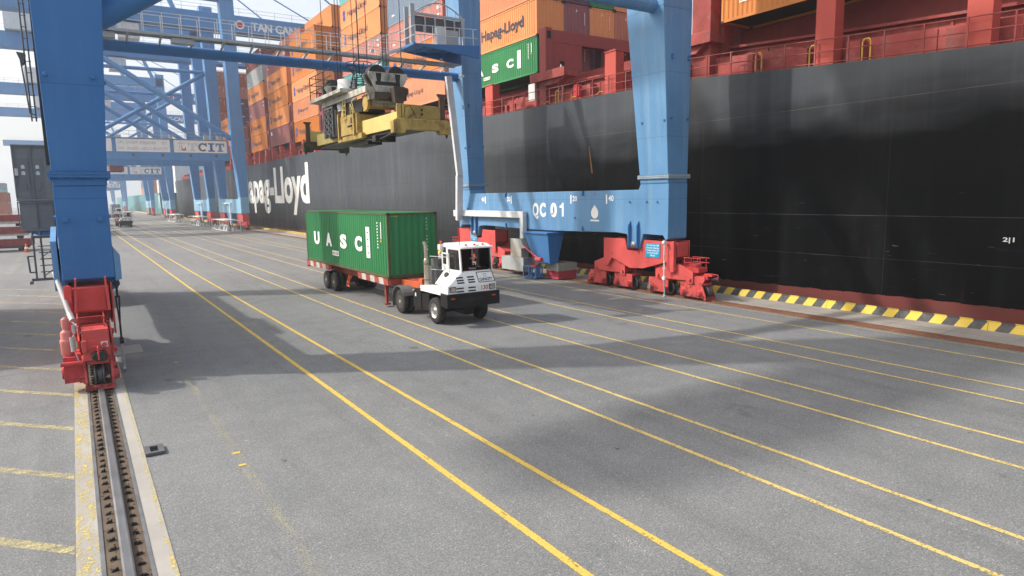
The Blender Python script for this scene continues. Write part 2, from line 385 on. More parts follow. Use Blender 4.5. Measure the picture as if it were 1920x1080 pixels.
# kerb --------------------------------------------------------------
def kerb_mat():
    m, n, l, p = nodes('striped_kerb')
    g = n.new('ShaderNodeNewGeometry'); sx = n.new('ShaderNodeSeparateXYZ'); l.new(g.outputs['Position'], sx.inputs[0])
    t = mth(n, l, 'ADD', sx.outputs[1], mth(n, l, 'MULTIPLY', sx.outputs[2], .75))
    t = mth(n, l, 'ADD', t, mth(n, l, 'MULTIPLY', sx.outputs[0], -.55))
    fr = mth(n, l, 'FRACT', mth(n, l, 'DIVIDE', t, .86))
    w = coords(n, l, (1, 1, 1), 'World'); a = noise(n, l, w, 5, 6, .7)
    st = mth(n, l, 'GREATER_THAN', fr, .5)
    ye = mixc(n, l, ramp(n, l, a, .35, .7), (.66, .46, .03), (.56, .42, .10)); bk = mixc(n, l, ramp(n, l, a, .3, .7), (.035, .036, .038), (.09, .088, .085))
    c = mixc(n, l, st, bk, ye)
    c = mixc(n, l, ramp(n, l, noise(n, l, w, 1.4, 8, .75), .62, .74, 0, .8), c, (.30, .28, .25))
    l.new(c, p.inputs['Base Color']); p.inputs['Roughness'].default_value = .7
    return m
b = B(); y = -50
while y < 420:
    b.prism([(26.38, .01), (26.45, .27), (26.50, .30), (26.78, .30), (26.82, .27), (26.82, .01)], 'y', y + .006, y + 2.99); y += 3.0
struct(b.build('kerb', kerb_mat()))
# road lines -----------------------------------------------------------
def flat(name, x0, x1, y0, y1, z, mt):
    return struct(B().add([(x0, y0, z), (x1, y0, z), (x1, y1, z), (x0, y1, z)], [(0, 1, 2, 3)]).build(name, mt))
LX = [5.22, 6.61, 9.55, 10.89, 13.73, 15.13, 17.94, 19.19, 22.01]
LW = [.085, .078, .069, .069, .069, .068, .068, .068, .068]
for x, w in zip(LX, LW): flat('lane_line', x - w, x + w, -20, 420, .008, LINE if w > .075 else LINE2)
flat('lane_line', 23.38, 23.48, -20, 420, .008, OLDW)
flat('lane_line', 23.36, 23.42, -20, 420, .012, LINE2)
for x, w in ((5.62, .33), (6.3, .26), (9.82, .16), (14.0, .16), (10.65, .14), (19.0, .12), (25.0, .05)): flat('old_line', x - w, x + w, -20, 200, .004 if x < 24 else .017, OLDW)
flat('old_line', 2.17, 2.39, 6, 23.0, .004, FADE)
for x, y in ((2.27, 13.55), (2.24, 12.85), (2.26, 22.6)): flat('paint_dab', x - .08, x + .09, y - .05, y + .05, .008, LINE)
for k in range(-4, 12):
    y = 10.99 + 3.11 * k; struct(B().add([(-.42, y - .14, .004), (-.42, y + .14, .004), (-11.42, y + 11.64, .004), (-11.42, y + 11.36, .004)], [(0, 1, 2, 3)]).build('bay_line', BAYL))
for k in range(7):
    for q in range(3): flat('bay_dash', -7.6 + .9 * q - .08 * k, -7.1 + .9 * q - .08 * k, 47 + 5.2 * k, 47.25 + 5.2 * k, .004, BAYL)
for k in range(9): flat('bay_dash', -4.5 - .02 * k, -4.1 - .02 * k, 60 + 3.2 * k, 60.5 + 3.2 * k, .004, BAYL)
# landside crane rail -----------------------------------------------------
RX = .2
struct(B().box(-.40, -30, -.3, -.115, 260, .010).build('rail_slab', CONC))
struct(B().box(.505, -30, -.3, .76, 260, .010).build('rail_slab', CONC))
flat('slab_paint', -.40, -.12, -30, 60, .016, SLABL); flat('slab_paint', .69, .76, -30, 60, .016, SLABL)
DIRT = paint('channel_dirt', (.115, .088, .065), .9, .3, 1.5, .6, sdir=(6, .5, 1), scol=(.06, .05, .045), kind='World', bump=.6)
struct(B().box(-.075, -30, .001, .465, 260, .006).build('rail_channel', DIRT))
cr = tag(B().prism([(RX - .075, .012), (RX - .075, .016), (RX - .03, .03), (RX - .07, .05), (RX - .07, .088), (RX - .05, .10), (RX + .05, .10), (RX + .07, .088), (RX + .07, .05), (RX + .03, .03), (RX + .075, .016), (RX + .075, .012)], 'y', -30, 260)
    .build('crane_rail', paint('rail_head', (.20, .205, .215), .4, .15, 2, .5, sdir=(8, .3, 8), scol=(.10, .095, .09), metal=.5, kind='World')), 'polished steel crane rail in a bolted channel under the big blue landside leg', 'rail')
for x0, x1 in ((-.115, -.06), (.455, .505)): B().box(x0, -30, -.2, x1, 260, .022).build('edge_angle', paint('edge_steel', (.19, .195, .20), .45, .2, 2, metal=.5, kind='World'), cr)
clip = B().box(-.065, -.035, 0, .055, .035, .022).box(-.03, -.022, .022, .03, .022, .05).lathe((-.045, 0, .012), 'z', [(0, .022), (.055, .022), (.06, .012)], 8).beam((-.045, 0, .03), (.03, .03, .035), .03, .02)
c0 = clip.build('rail_clip', GREASE, cr); c0.location = (RX - .155, 8.0, .006)
n = 0
for k in range(50):
    for sx in (-1, 1):
        o = c0 if (k == 0 and sx < 0) else c0.copy()
        if o is not c0: C.objects.link(o); o.parent = cr
        o.location = (RX + sx * .165, 8.0 + .333 * k, .006); o.rotation_euler = (random.uniform(-.1, .1), random.uniform(-.1, .1), (0 if sx > 0 else math.pi) + random.uniform(-.3, .3)); o.scale = (random.uniform(.6, .8), random.uniform(.6, .8), random.uniform(.6, .95))
        o.location.y += random.uniform(-.03, .03)
b = B()
for k in range(260):                            # loose grit and stones lying in the rail channel
    xx = RX + random.choice((-1, 1)) * random.uniform(.09, .25); yy = random.uniform(9, 22); q = random.uniform(.006, .018)
    b.lathe((xx, yy, .006), 'z', [(0, q), (q * .8, q * .8), (q * 1.2, q * .2)], 6)
tag(b.build('gravel', RUSTY), kind='stuff')
db = thing('drain_box', 'small square steel drain frame with an open hole beside the landside rail', 'drain', (.92, 14.6, 0))
b = B()
for x0, y0, x1, y1 in ((.76, 14.36, 1.10, 14.44), (.76, 14.76, 1.10, 14.84), (.76, 14.441, .86, 14.759), (1.0, 14.441, 1.10, 14.759)): b.box(x0, y0, .013, x1, y1, .07)
b.build('frame', DGREY, db)
B().box(.86, 14.44, .013, 1.0, 14.76, .02).build('pit', BLACK, db)
mp = thing('cover_plate', 'pale concrete cover plate set in the asphalt right of the landside bogie', 'cover', (1.2, 25.6, 0))
B().box(.78, 24.9, 0, 1.55, 26.4, .006).box(.92, 25.1, .006, 1.4, 26.2, .012).build('plate', CONC, mp)
# waterside rail -----------------------------------------------------------
RUSTG = paint('rail_rust_strip', (.17, .085, .05), .9, .35, 1.2, .7, sdir=(5, .25, 1), scol=(.08, .055, .045), kind='World')
struct(B().box(23.72, -30, -.1, 24.415, 420, .007).build('rail_channel', RUSTG))
wr = tag(B().box(24.05, -30, .008, 24.15, 420, .06).build('crane_rail', paint('rusty_rail', (.20, .10, .065), .6, .3, 1, metal=.4, kind='World')), 'rusty crane rail in a brown strip beside the striped quay kerb', 'rail')
for x0 in (23.72, 24.36): B().box(x0, -30, .008, x0 + .04, 420, .03).build('edge_angle', RUSTY, wr)
# ================================================================== QUAY CRANE (near one)
def wheelset(b, y, x, m=0, n=20):
    b.lathe((x - .13, y, .37), 'x', [(0, .34), (.03, .40), (.05, .40), (.06, .33), (.20, .33), (.21, .40), (.23, .40), (.26, .34)], n, m)
def bogie(parent, xc, s, yc, detail=True, sides=(-1,)):
    """eight-wheel bogie set; s = +1 when the buffer end points to -y. profile is (offset from yc, z)"""
    Y = lambda v: yc + s * (v - 24.45)
    def pz(pts): return [(Y(u), v) for u, v in pts]
    def yb(b, y0, z0, y1, z1, x0, x1, m=0): b.box(xc + x0, Y(y0), z0, xc + x1, Y(y1), z1, m)
    g = B()
    prof = [(26.95, 2.66), (25.32, 2.68), (25.12, 2.1), (24.36, 2.1), (24.04, 2.68), (22.5, 2.66), (21.95, 2.69), (21.95, 1.22), (22.3, 1.22), (22.44, 1.68), (23.0, 1.52), (24.02, 1.24), (24.96, 1.20), (26.31, 1.64), (26.6, 1.22), (26.95, 1.22)]
    for x in (-.54, .50): g.prism(pz(prof), 'x', xc + x, xc + x + .04)
    core = [(26.9, 2.6), (25.3, 2.6), (25.1, 2.04), (24.4, 2.04), (24.1, 2.6), (22.02, 2.6), (22.02, 1.9), (22.6, 1.75), (24.05, 1.30), (24.9, 1.26), (26.3, 1.75), (26.9, 1.9)]
    g.prism(pz(core), 'x', xc - .46, xc + .46)
    yb(g, 21.90, 1.30, 21.94, 2.69, -.62, -.44); yb(g, 21.90, 1.95, 21.95, 2.60, -.36, .36)
    g.build('equaliser_beam', RED, parent, bevel=.012)
    for lo, hi in ((25.46, 27.88), (20.90, 23.28)):
        g = B(); c = (lo + hi) / 2
        pr = [(hi, 1.32), (hi - .75, 1.58), (lo + .75, 1.60), (lo, 1.30), (lo, .76), (lo + .32, .76), (lo + .42, .88), (hi - .42, .86), (hi - .32, .80), (hi, .84)]
        for x in (-.40, .36): g.prism(pz(pr), 'x', xc + x, xc + x + .04)
        g.prism(pz([(hi - .05, 1.28), (hi - .75, 1.52), (lo + .75, 1.54), (lo + .05, 1.26), (lo + .05, .95), (hi - .05, .95)]), 'x', xc - .33, xc + .33)
        for yy, zz in ((lo + .18, .96), (hi - .18, 1.0), (c, 1.28)):
            g.lathe((xc - .48, Y(yy), zz), 'x', [(0, .075), (.06, .085), (.9, .085), (.96, .075)], 12)
        g.build('rocker_beam', RED, parent, bevel=.01)
    for i, (lo, hi) in enumerate(((27.02, 28.42), (25.0, 26.34), (22.5, 23.8), (20.34, 21.72))):
        g = B(); end = i in (0, 3)
        bot = .16
        if i == 3: pr = [(hi, .80), (21.5, .84), (20.75, 1.14), (20.28, 1.14), (20.28, .96), (20.5, .66), (20.3, .12), (hi, bot)]
        elif i == 0: pr = [(hi, .62), (hi - .25, .84), (lo, .84), (lo, bot), (hi + .12, .10)]
        else: pr = [(hi, .84), (lo, .84), (lo, bot), (hi, bot)]
        for x in (-.32, .26): g.prism(pz(pr), 'x', xc + x, xc + x + .06)
        yb(g, lo + .02, .72, hi - .02, .82, -.255, .255)
        if i in (0, 3):
            e = 20.18 if i == 3 else 28.58
            q = -1 if i == 3 else 1
            yb(g, e, .06, e - q * .10, .20, -.34, .34)
            for x in (-.33, .27): g.hexa([(xc + x, Y(e), .2), (xc + x + .06, Y(e), .2), (xc + x + .06, Y(e - q * .12), .2), (xc + x, Y(e - q * .12), .2)], [(xc + x, Y(e - q * .25), .78), (xc + x + .06, Y(e - q * .25), .78), (xc + x + .06, Y(e - q * .4), .78), (xc + x, Y(e - q * .4), .78)])
        for yy in ((lo + hi) / 2 - .49, (lo + hi) / 2 + .49):
            for sx in (-1, 1): g.lathe((xc + sx * .32, Y(yy), .36), 'x', [(0, .17), (sx * .05, .17), (sx * .055, .13), (sx * .12, .13), (sx * .125, .07), (sx * .14, .07)], 14)
        t = g.build('wheel_truck', RED, parent, bevel=.008)
        for yy in ((lo + hi) / 2 - .49, (lo + hi) / 2 + .49): w = B(); wheelset(w, Y(yy), xc); w.build('wheel', STEEL, t)
        if detail:
            for yy in ((lo + hi) / 2 - .49, (lo + hi) / 2 + .49):
                for sx in (-1, 1):
                    k = B(); k.lathe((xc + sx * .445, Y(yy), .36), 'x', [(0, .10), (sx * .02, .10)], 12)
                    for a in range(8): k.lathe((xc + sx * .441, Y(yy) + .12 * math.cos(a * .785), .36 + .12 * math.sin(a * .785)), 'x', [(0, .016), (sx * .012, .016)], 6)
                    k.build('bearing_cover', CHROME if i == 2 and yy > 23 else REDD, t)
    # buffer & service deck at the free end
    g = B(); yb(g, 20.28, .98, 20.75, 1.20, -.12, .34); yb(g, 20.05, 1.14, 20.5, 1.26, -.10, .12)
    g.tube((xc + .1, Y(20.30), 1.02), (xc + .1, Y(19.86), 1.02), .11, 14, 1); g.tube((xc + .1, Y(19.86), 1.02), (xc + .1, Y(19.78), 1.02), .13, 14, 1)
    g.path([(xc + .02, Y(20.3), 1.24), (xc + .02, Y(19.8), 1.24), (xc + .02, Y(19.78), .95)], .022)
    g.build('buffer', [REDD, GREASE], parent)
    if detail:
        g = B(); x0 = xc - .36
        for yy in (21.45, 21.05, 20.68):
            for x in (x0, x0 + .6): g.tube((x, Y(yy), 1.5), (x, Y(yy), 1.95), .02, 6)
        for z in (1.73, 1.95):
            for x in (x0, x0 + .6): g.tube((x, Y(21.5), z), (x, Y(20.5), z), .02, 6)
            g.tube((x0, Y(20.68), z), (x0 + .6, Y(20.68), z), .02, 6)
        yb(g, 20.65, 1.28, 21.5, 1.50, -.30, .30); yb(g, 20.9, 1.50, 21.4, 1.62, -.2, .2)
        g.build('service_deck', REDD, parent, bevel=.008)
def notice_board(parent, x, y0, y1, z0, z1, nx, lines):
    """blue notice on the bogie: five lines of white Vietnamese capitals"""
    bb = B().box(x, y0, z0, x + .012 * nx, y1, z1); o = bb.build('notice_board', SIGNBLUE, parent)
    t = B(); up3 = (0, 0, 1); r = (0, nx, 0)
    n = len(lines); h = (z1 - z0) / (n + .45)
    W_ = abs(y1 - y0)
    mw = max(text_mesh(s, .02)[2] for s in lines)
    for i, s in enumerate(lines):
        w = text_mesh(s, .02)[2] / mw * W_ * .90
        yc = (y0 + y1) / 2
        put_text(t, s, (x + .017 * nx, yc - nx * w / 2, z1 - h * (i + .98)), r, up3, h * .56, w, 0, .02)
    t.build('lettering', MARK, o)
NOTE = ['CẨN THẬN NGUY HIỂM', 'CÔNG BÁO - CẢNH BÁO', 'VÀ TRÁNH XA RAY CẨU', 'KHI CẨU DI CHUYỂN', 'TRÊN RAY']
FLG = paint('flange_grey_blue', (.27, .35, .42), .5, .12, 2, rust=.2)
XC = 12.15; YC = 32.5
def quay_crane():
    t = thing('quay_crane', 'nearest blue portal quay crane marked QC 01 on red bogies, framing the green container truck', 'quay crane', (XC, YC, 0))
    for sg in (1, -1):                                   # +1 waterside, -1 landside
        X = lambda x: XC + sg * (x - XC)
        M = BLUE if sg > 0 else BLUE_SHADED
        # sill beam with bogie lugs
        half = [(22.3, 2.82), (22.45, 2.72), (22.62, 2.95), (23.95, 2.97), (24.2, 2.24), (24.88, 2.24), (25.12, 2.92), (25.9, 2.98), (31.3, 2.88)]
        prof = [(22.3, 5.42)] + half + [(65 - a, z) for a, z in half[::-1]] + [(42.7, 5.42), (41.15, 5.42), (41.0, 5.14), (24.3, 5.14), (24.15, 5.42)]
        b = B(); b.prism(prof, 'x', X(23.45), X(24.72))
        b.build('sill_beam', M, t, bevel=.02)
        for face, nx in ((X(23.45), -sg), (X(24.72), sg)):     # lugs, brackets, studs and seams on both faces
            for yc in (24.55, 65 - 24.55):
                for dy in (-.30, .30): B().prism([(face, 3.62), (face + nx * .17, 3.40), (face + nx * .17, 2.42), (face + nx * .12, 2.26), (face, 2.26)], 'y', yc + dy - .025, yc + dy + .025).build('lug_plate', BLUE_N, t)
                B().lathe((face + nx * .02, yc, 2.42), 'x', [(0, .15), (nx * .12, .15), (nx * .125, .07), (nx * .16, .07)], 16).build('pin', CHROME, t)
            for yy in (28.6, 36.4):
                B().prism([(yy - .10, 5.14), (yy + .10, 5.14), (yy, 4.86)], 'x', face, face + nx * .10).build('bracket', BLUE_N, t)
                B().prism([(yy - .09, 2.92), (yy + .09, 2.92), (yy, 3.20)], 'x', face, face + nx * .10).build('bracket', BLUE_N, t)
            for yy in (23.0, 23.7, 24.9, 29.3, 31.4, 34.0, 37.3, 40.4, 41.4):
                B().lathe((face, yy, 4.55 if yy < 25 else 3.9 + .3 * math.sin(yy * 7)), 'x', [(0, .035), (nx * .05, .045), (nx * .07, .045)], 8).build('lifting_boss', BLUE_N, t)
            for yy in (27.9, 30.05, 31.9, 35.1, 38.4): B().box(face, yy - .006, 2.95, face + nx * .004, yy + .006, 5.12).build('weld_seam', BLUE_N, t)
            B().box(face, 22.32, 5.40, face + nx * .006, 24.14, 5.425).build('weld_seam', BLUE_N, t); B().box(face, 41.16, 5.40, face + nx * .006, 42.68, 5.425).build('weld_seam', BLUE_N, t)
        # legs
        for near in (1, 0):
            if near: st = [(5.43, 23.42, 24.70, 22.3, 24.15), (13.3, 22.95, 24.82, 22.3, 24.68), (37.5, 22.35, 24.6, 22.5, 24.8)]
            else: st = [(5.43, 23.44, 24.72, 41.15, 42.7), (13.3, 23.1, 24.66, 41.15, 43.0), (37.5, 22.35, 24.6, 41.0, 43.0)]
            b = B()
            for (z0, a0, b0, c0, d0), (z1, a1, b1, c1, d1) in zip(st, st[1:]):
                q = lambda a, bb, c, d, z: [(X(a), c, z), (X(bb), c, z), (X(bb), d, z), (X(a), d, z)]
                b.hexa(q(a0, b0, c0, d0, z0), q(a1, b1, c1, d1, z1))
            lg = b.build('leg', M, t, bevel=.02)
            f = B(); z, a, bb, c, d = st[0]
            for k, (zz, e) in enumerate(((5.66, .10), (5.735, .10))): f.box(X(a - e), c - e, zz + .002 * k, X(bb + e), d + e, zz + .062)
            for i in range(24):
                tt = i / 23
                for yy in (c - e + .05, d + e - .05): f.lathe((X(a - .08 + (bb - a + .16) * tt), yy, 5.62), 'z', [(0, .022), (.22, .022)], 6)
                for xx in (a - e + .05, bb + e - .05): f.lathe((X(xx), c - .08 + (d - c + .16) * tt, 5.62), 'z', [(0, .022), (.22, .022)], 6)
            f.build('flange', FLG if sg > 0 else BLUE_SHADED, lg)
            for zz in (8.3, 11.0, 11.15):
                for yy in (c + .15, d - .25): B().lathe((X(a - .03 * (zz - 5)), yy, zz), 'x', [(.06 * sg, .05), (-.10 * sg, .06), (-.12 * sg, .05)], 8).build('lifting_boss', BLUE_N, lg)
                for xx in (a + .1, bb - .1): B().lathe((X(xx), c, zz + .1), 'y', [(.02, .05), (-.08, .06), (-.10, .05)], 8).build('lifting_boss', BLUE_N, lg)
        # sill end details seen on the landside
        if sg < 0:
            b = B(); b.box(-.39, 22.295, 5.37, .88, 22.302, 5.40)
            for xx in (-.20, .62): b.box(xx - .06, 22.17, 4.45, xx + .06, 22.3, 4.57)
            n = 20; c, R1, R2 = (.21, 4.0), .19, .185
            def ov(r, h): return [(c[0] + r * math.cos(R(a)), c[1] + h + r * math.sin(R(a))) for a in range(0, 181, 18)] + [(c[0] + r * math.cos(R(a)), c[1] - h + r * math.sin(R(a))) for a in range(180, 361, 18)]
            o1, o2 = ov(.205, .25), ov(.185, .25); k = len(o1)
            vs = [(u, 22.292, v) for u, v in o1] + [(u, 22.292, v) for u, v in o2]
            b.add(vs, [(i, (i + 1) % k, k + (i + 1) % k, k + i) for i in range(k)])
            b.build('access_plate', BLUE_N, t, bevel=.006)
        for near in (1, -1):
            yc = 24.5 if near > 0 else 40.5
            n0 = len(t.children)
            bogie(t, X(24.1), near, yc)
        if sg > 0:
            notice_board(t, 23.545, 23.86, 22.88, 1.84, 2.52, -1, NOTE)
            notice_board(t, 23.545, 41.30, 40.35, 1.84, 2.52, -1, NOTE)
        else:
            notice_board(t, -.355, 22.9, 23.9, 1.84, 2.52, -1, NOTE[::-1][::-1])
    # portal tie pipes, frames, diagonals
    for y in (23.0, 41.95):
        B().tube((1.0, y, 13.45 if y < 30 else 13.15), (23.3, y, 13.45 if y < 30 else 13.15), .33 if y < 30 else .30, 20).build('tie_pipe', BLUE_N if y > 30 else BLUE, t)
        b = B(); zb = 10.0 if y < 30 else 13.3; b.tube((.7, y + .3, zb), (22.9, y + .3, zb + 14.6), .36 if y < 30 else .28, 18); b.build('diagonal_brace', BLUE_N, t)
        b = B(); b.box(.6, y - .7, 35.5, 23.7, y + .9, 37.4); b.build('portal_beam', BLUE, t, bevel=.02)
    for x in (-.3, 23.4):
        B().box(x, 24.2, 34.0, x + 1.2, 41.2, 35.6).build('longitudinal_beam', BLUE, t, bevel=.02)
    B().box(-31, 31.7, 37.7, 72, 34.2, 40.2).build('boom_girder', BLUE, t, bevel=.03)
    B().box(-16, 29.6, 40.7, -4, 35.4, 44.5).build('machinery_house', LGREY, t)
    b = B()                                               # electrical house on the landside
    b.box(-1.62, 29.5, 5.13, -.58, 33.2, 7.04).box(-1.58, 29.5, 4.06, -.56, 33.2, 5.05).box(-1.64, 29.46, 5.05, -.5, 33.3, 5.13).box(-1.60, 29.46, 3.98, -.5, 33.3, 4.06)
    b.build('electrical_house', MESHG, t, bevel=.01)
    b = B()
    for z0, z1 in ((5.13, 7.04), (4.06, 5.05)):
        for xx in (-1.62, -1.10, -.60): b.box(xx - .02, 29.44, z0 + .02, xx + .02, 29.49, z1 - .02)
        b.box(-1.6, 29.43, z1 - .07, -.58, 29.485, z1 - .02, 0)
    for xx in (-1.35, -.93):
        b.box(xx - .15, 29.47, 5.2, xx + .15, 29.492, 6.55)
        for zz in (6.05, 6.27): b.lathe((xx, 29.44, zz), 'y', [(0, .055), (.03, .055)], 10, 1); b.box(xx - .055, 29.445, zz - .08, xx + .055, 29.46, zz + .02, 1)
        b.box(xx - .07, 29.44, 5.45, xx + .05, 29.46, 5.72, 0)
    b.box(-1.60, 29.44, 5.95, -1.5, 29.46, 6.2, 1)
    b.build('cabinet_door', [paint('door_grey', (.17, .175, .175), .6, .12), LGREY], t)
    B().prism([(-1.5, 3.97), (-.4, 3.97), (-.4, 3.7), (-.9, 3.72)], 'y', 29.6, 33).build('house_bracket', BLUE_N, t)
    B().prism([(22.6, 3.9), (24.8, 4.25), (24.8, 3.1), (22.6, 2.5)], 'x', -.62, -.48).build('guard_panel', BLUE, t)
    b = B()                                               # stair ladder under the house
    yL = 25.2
    for xx in (-1.12, -.92): b.tube((xx, yL, 2.62), (xx, yL + .2, 4.1), .028, 6)
    b.box(-1.25, yL - .05, 2.58, -.5, yL + .05, 2.66).box(-1.15, yL - .05, 3.9, -.5, yL + .1, 3.98).box(-1.3, yL - .2, 2.50, -1.22, yL + .2, 2.58)
    for z in (2.85, 3.05, 3.25, 3.45, 3.65): b.tube((-1.0, yL + .02, z), (-.55, yL + .02, z), .018, 6)
    for z in (2.7, 3.3): b.tube((-.95, yL, z), (-.55, yL, z + .3), .016, 6)
    b.path([(-1.12, yL, 2.85), (-1.27, yL, 2.85), (-1.29, yL, 3.35), (-1.14, yL, 3.35)], .025)
    b.build('access_ladder', DGREY, t)
    b = B()                                               # ladder up the landside leg
    for xx, dz in ((-.72, 0), (-.62, 0)): b.tube((xx, 22.9, 7.2), (xx - .12, 22.9, 37), .02, 6)
    for i in range(60): b.tube((-.72 - .002 * i, 22.9, 7.3 + .3 * i), (-.58 - .002 * i, 22.9, 7.3 + .3 * i), .012, 5)
    b.prism([(-.90, 9.0), (-.70, 8.98), (-.76, 8.72), (-.80, 8.7)], 'y', 22.7, 23.1)
    b.path([(-.82, 22.7, 8.8), (-.74, 22.7, 7.4), (-.60, 22.7, 7.35)], .02)
    b.build('leg_ladder', DGREY, t)
    B().box(-.50, 22.5, 6.0, -.415, 22.75, 37).build('cable_tray', GREASE, t)
    # tie-down turnbuckles
    for y, x in ((22.42, .86), (22.45, 23.38)):
        b = B()
        if x < 5: b.prism([(.86, 3.7), (1.02, 3.45), (1.02, 2.75), (.86, 2.7)], 'y', y - .09, y + .09, 2)
        b.lathe((x, y - .06, 2.62), 'y', [(0, .10), (.12, .10)], 12, 0); b.tube((x, y, 2.6), (x, y, 2.2), .03, 8, 0)
        for d in (-.045, .045): b.tube((x + d, y, 2.25), (x, y + d, 1.35), .022, 6, 0)
        b.tube((x, y, 1.4), (x, y, .98), .028, 8, 0).lathe((x - .05, y, .92), 'x', [(0, .10), (.1, .10)], 10, 0)
        b.tube((x, y, .9), (x + .01, y - .05, .12), .036, 8, 1).lathe((x - .04, y - .05, .08), 'x', [(0, .07), (.08, .07)], 10, 1)
        b.build('tie_down', [GREASE if x < 5 else LGREY, GREY, BLUE], t)
    # landside drive group on the free bogie
    b = B()
    b.lathe((-.44, 20.75, .98), 'z', [(0, .12), (.05, .155), (.3, .155), (.33, .165), (.42, .165), (.43, .14), (.62, .135), (.70, .06)], 16, 1)
    b.lathe((-.44, 20.75, 1.6), 'z', [(0, .05), (.15, .09), (.35, .09), (.4, .03)], 12, 1)
    b.box(-.58, 20.5, .28, -.14, 21.0, .72).lathe((-.62, 20.75, .52), 'x', [(0, .16), (.2, .2), (.45, .2)], 14, 0)
    b.tube((-.62, 20.35, .83), (-.12, 20.3, .83), .06, 10).box(-.56, 20.45, .72, -.16, 21.05, .98)
    b.build('drive_motor', [REDD, paint('faded_motor_red', (.62, .20, .18), .5, .1)], t, bevel=.008)
    b = B(); b.tube((-.60, 22.9, 3.0), (-.33, 21.6, 1.95), .07, 12).tube((-.33, 21.6, 1.95), (-.27, 21.3, 1.8), .08, 12, 1)
    b.tube((-.26, 20.6, 1.80), (-.26, 20.6, 1.58), .05, 10, 1).tube((-.33, 20.5, 1.5), (-.31, 20.45, 1.12), .055, 10, 1)
    b.path([(-.30, 21.3, 1.78), (-.2, 20.9, 1.74), (-.24, 20.6, 1.6), (-.3, 20.5, 1.5), (-.28, 20.4, 1.1), (-.2, 20.3, .8)], .012)
    b.tube((-.15, 20.72, 1.55), (.5, 20.72, 1.58), .03, 8, 1)
    b.build('cable_conduit', [paint('grey_conduit', (.40, .41, .42), .4, .08), GREY], t)
    b = B(); b.box(-.11, 20.26, .86, .50, 20.30, 1.42).box(-.10, 20.31, 1.2, .50, 20.9, 1.66).box(-.13, 20.18, 1.1, -.02, 20.26, 1.40)
    b.box(.30, 20.235, 1.18, .46, 20.26, 1.34, 1).lathe((.38, 20.20, 1.26), 'y', [(0, .055), (.04, .06)], 14)
    b.lathe((.2, 20.06, .98), 'y', [(0, .09), (.03, .13), (.2, .13)], 16, 2)
    b.build('bogie_front', [RED, LGREY, GREASE], t, bevel=.008)
    B().prism([(-.22, 1.98), (-.14, 2.9), (-.10, 2.9), (-.15, 1.98)], 'y', 21.55, 21.9).prism([(.58, 1.98), (.56, 2.9), (.60, 2.9), (.64, 1.98)], 'y', 21.55, 21.9).build('cheek_plate', RED, t)
    # sill lettering -------------------------------------------------
    x = 23.444; r = (0, -1, 0); u = (0, 0, 1); b = B()
    for s, y0, y1 in (('Q', 33.42, 32.80), ('C', 32.68, 32.08), ('0', 31.60, 30.98), ): put_text(b, s, (x, y0, 3.72), r, u, .78, abs(y0 - y1), 0, .045)
    b.prism([(30.50, 3.72), (30.36, 3.72) if 0 else (30.34, 3.72), (30.34, 4.50), (30.46, 4.50), (30.56, 4.38), (30.72, 4.33), (30.72, 4.22), (30.50, 4.22)], 'x', x - .002, x)
    for s, y0, yb in (('20', 29.52, 29.66), ('40', 26.52, 26.66), ('20', 36.28, 35.78), ('40', 39.50, 38.98)):
        put_text(b, s, (x, y0, 4.60), r, u, .29, .40, 0, .02); b.box(x - .002, yb - .05, 4.45, x, yb + .05, 4.93)
    d = [(0, .80), (.10, .66), (.22, .55), (.30, .36), (.27, .16), (.14, .03), (0, 0)]
    dp = [(27.62 - u_, 3.66 + .93 * v_) for u_, v_ in d] + [(27.62 + u_, 3.66 + .93 * v_) for u_, v_ in d[-2:0:-1]]
    b.prism(dp, 'x', x - .002, x)
    b.prism([(27.98, 3.60), (27.26, 3.60), (27.26, 3.51), (27.98, 3.51)], 'x', x - .002, x)
    b.build('lettering', MARK, t)
    # cable chute on the waterside sill
    b = B(); hx = 23.45
    b.hexa([(22.92, 31.0, .95), (23.5, 31.0, .95), (23.5, 32.5, .95), (22.92, 32.5, .95)], [(22.78, 31.0, 2.70), (23.98, 31.0, 2.70), (23.98, 33.4, 2.70), (22.78, 33.4, 2.70)])
    b.box(22.7, 30.95, 2.70, 24.05, 33.5, 2.80); b.build('cable_chute', BLUE_N, t, bevel=.01)
    b = B(); b.path([(22.62, 33.2, 1.9), (22.62, 31.7, 1.25)], .05, 8).tube((22.6, 32.2, 1.5), (22.6, 32.2, .85), .05, 8).lathe((22.55, 31.3, 1.22), 'y', [(0, .14), (.5, .14)], 14).box(22.5, 31.9, .76, 22.75, 32.4, .85)
    b.build('guide_roller', REDD, t)
    b = B(); b.box(22.55, 31.95, .70, 23.1, 33.25, .76)
    for xx in (22.55, 23.04):
        for yy in (31.95, 32.3, 32.6, 33.19): b.box(xx, yy, .10, xx + .06, yy + .06, .70)
    b.box(22.55, 31.95, .05, 23.1, 33.25, .10).box(22.56, 31.9, .1, 22.9, 31.95, .7); b.build('roller_stand', BLUE_N, t)
    # white ventilation duct down the far leg and along the sill
    b = B(); b.beam((22.62, 41.0, 6.4), (21.95, 41.0, 13.0), .42, .26); b.beam((22.98, 41.9, 3.3), (22.62, 41.05, 6.4), .46, .28)
    b.box(23.1, 34.0, 3.58, 23.40, 42.0, 3.98).box(23.1, 34.0, 2.3, 23.40, 34.36, 3.575); b.box(22.9, 42.1, 3.55, 23.40, 42.6, 4.0)
    b.build('duct', paint('duct_white', (.62, .63, .64), .45, .08, 1, .2), t, bevel=.02)
    b = B(); b.box(22.95, 34.0, 1.15, 23.5, 35.2, 2.3, 1).prism([(35.2, 2.3), (34.0, 2.3), (33.6, 1.75), (34.0, 1.7)], 'x', 22.9, 23.45, 2).box(22.9, 33.7, .30, 23.6, 36.2, 1.14)
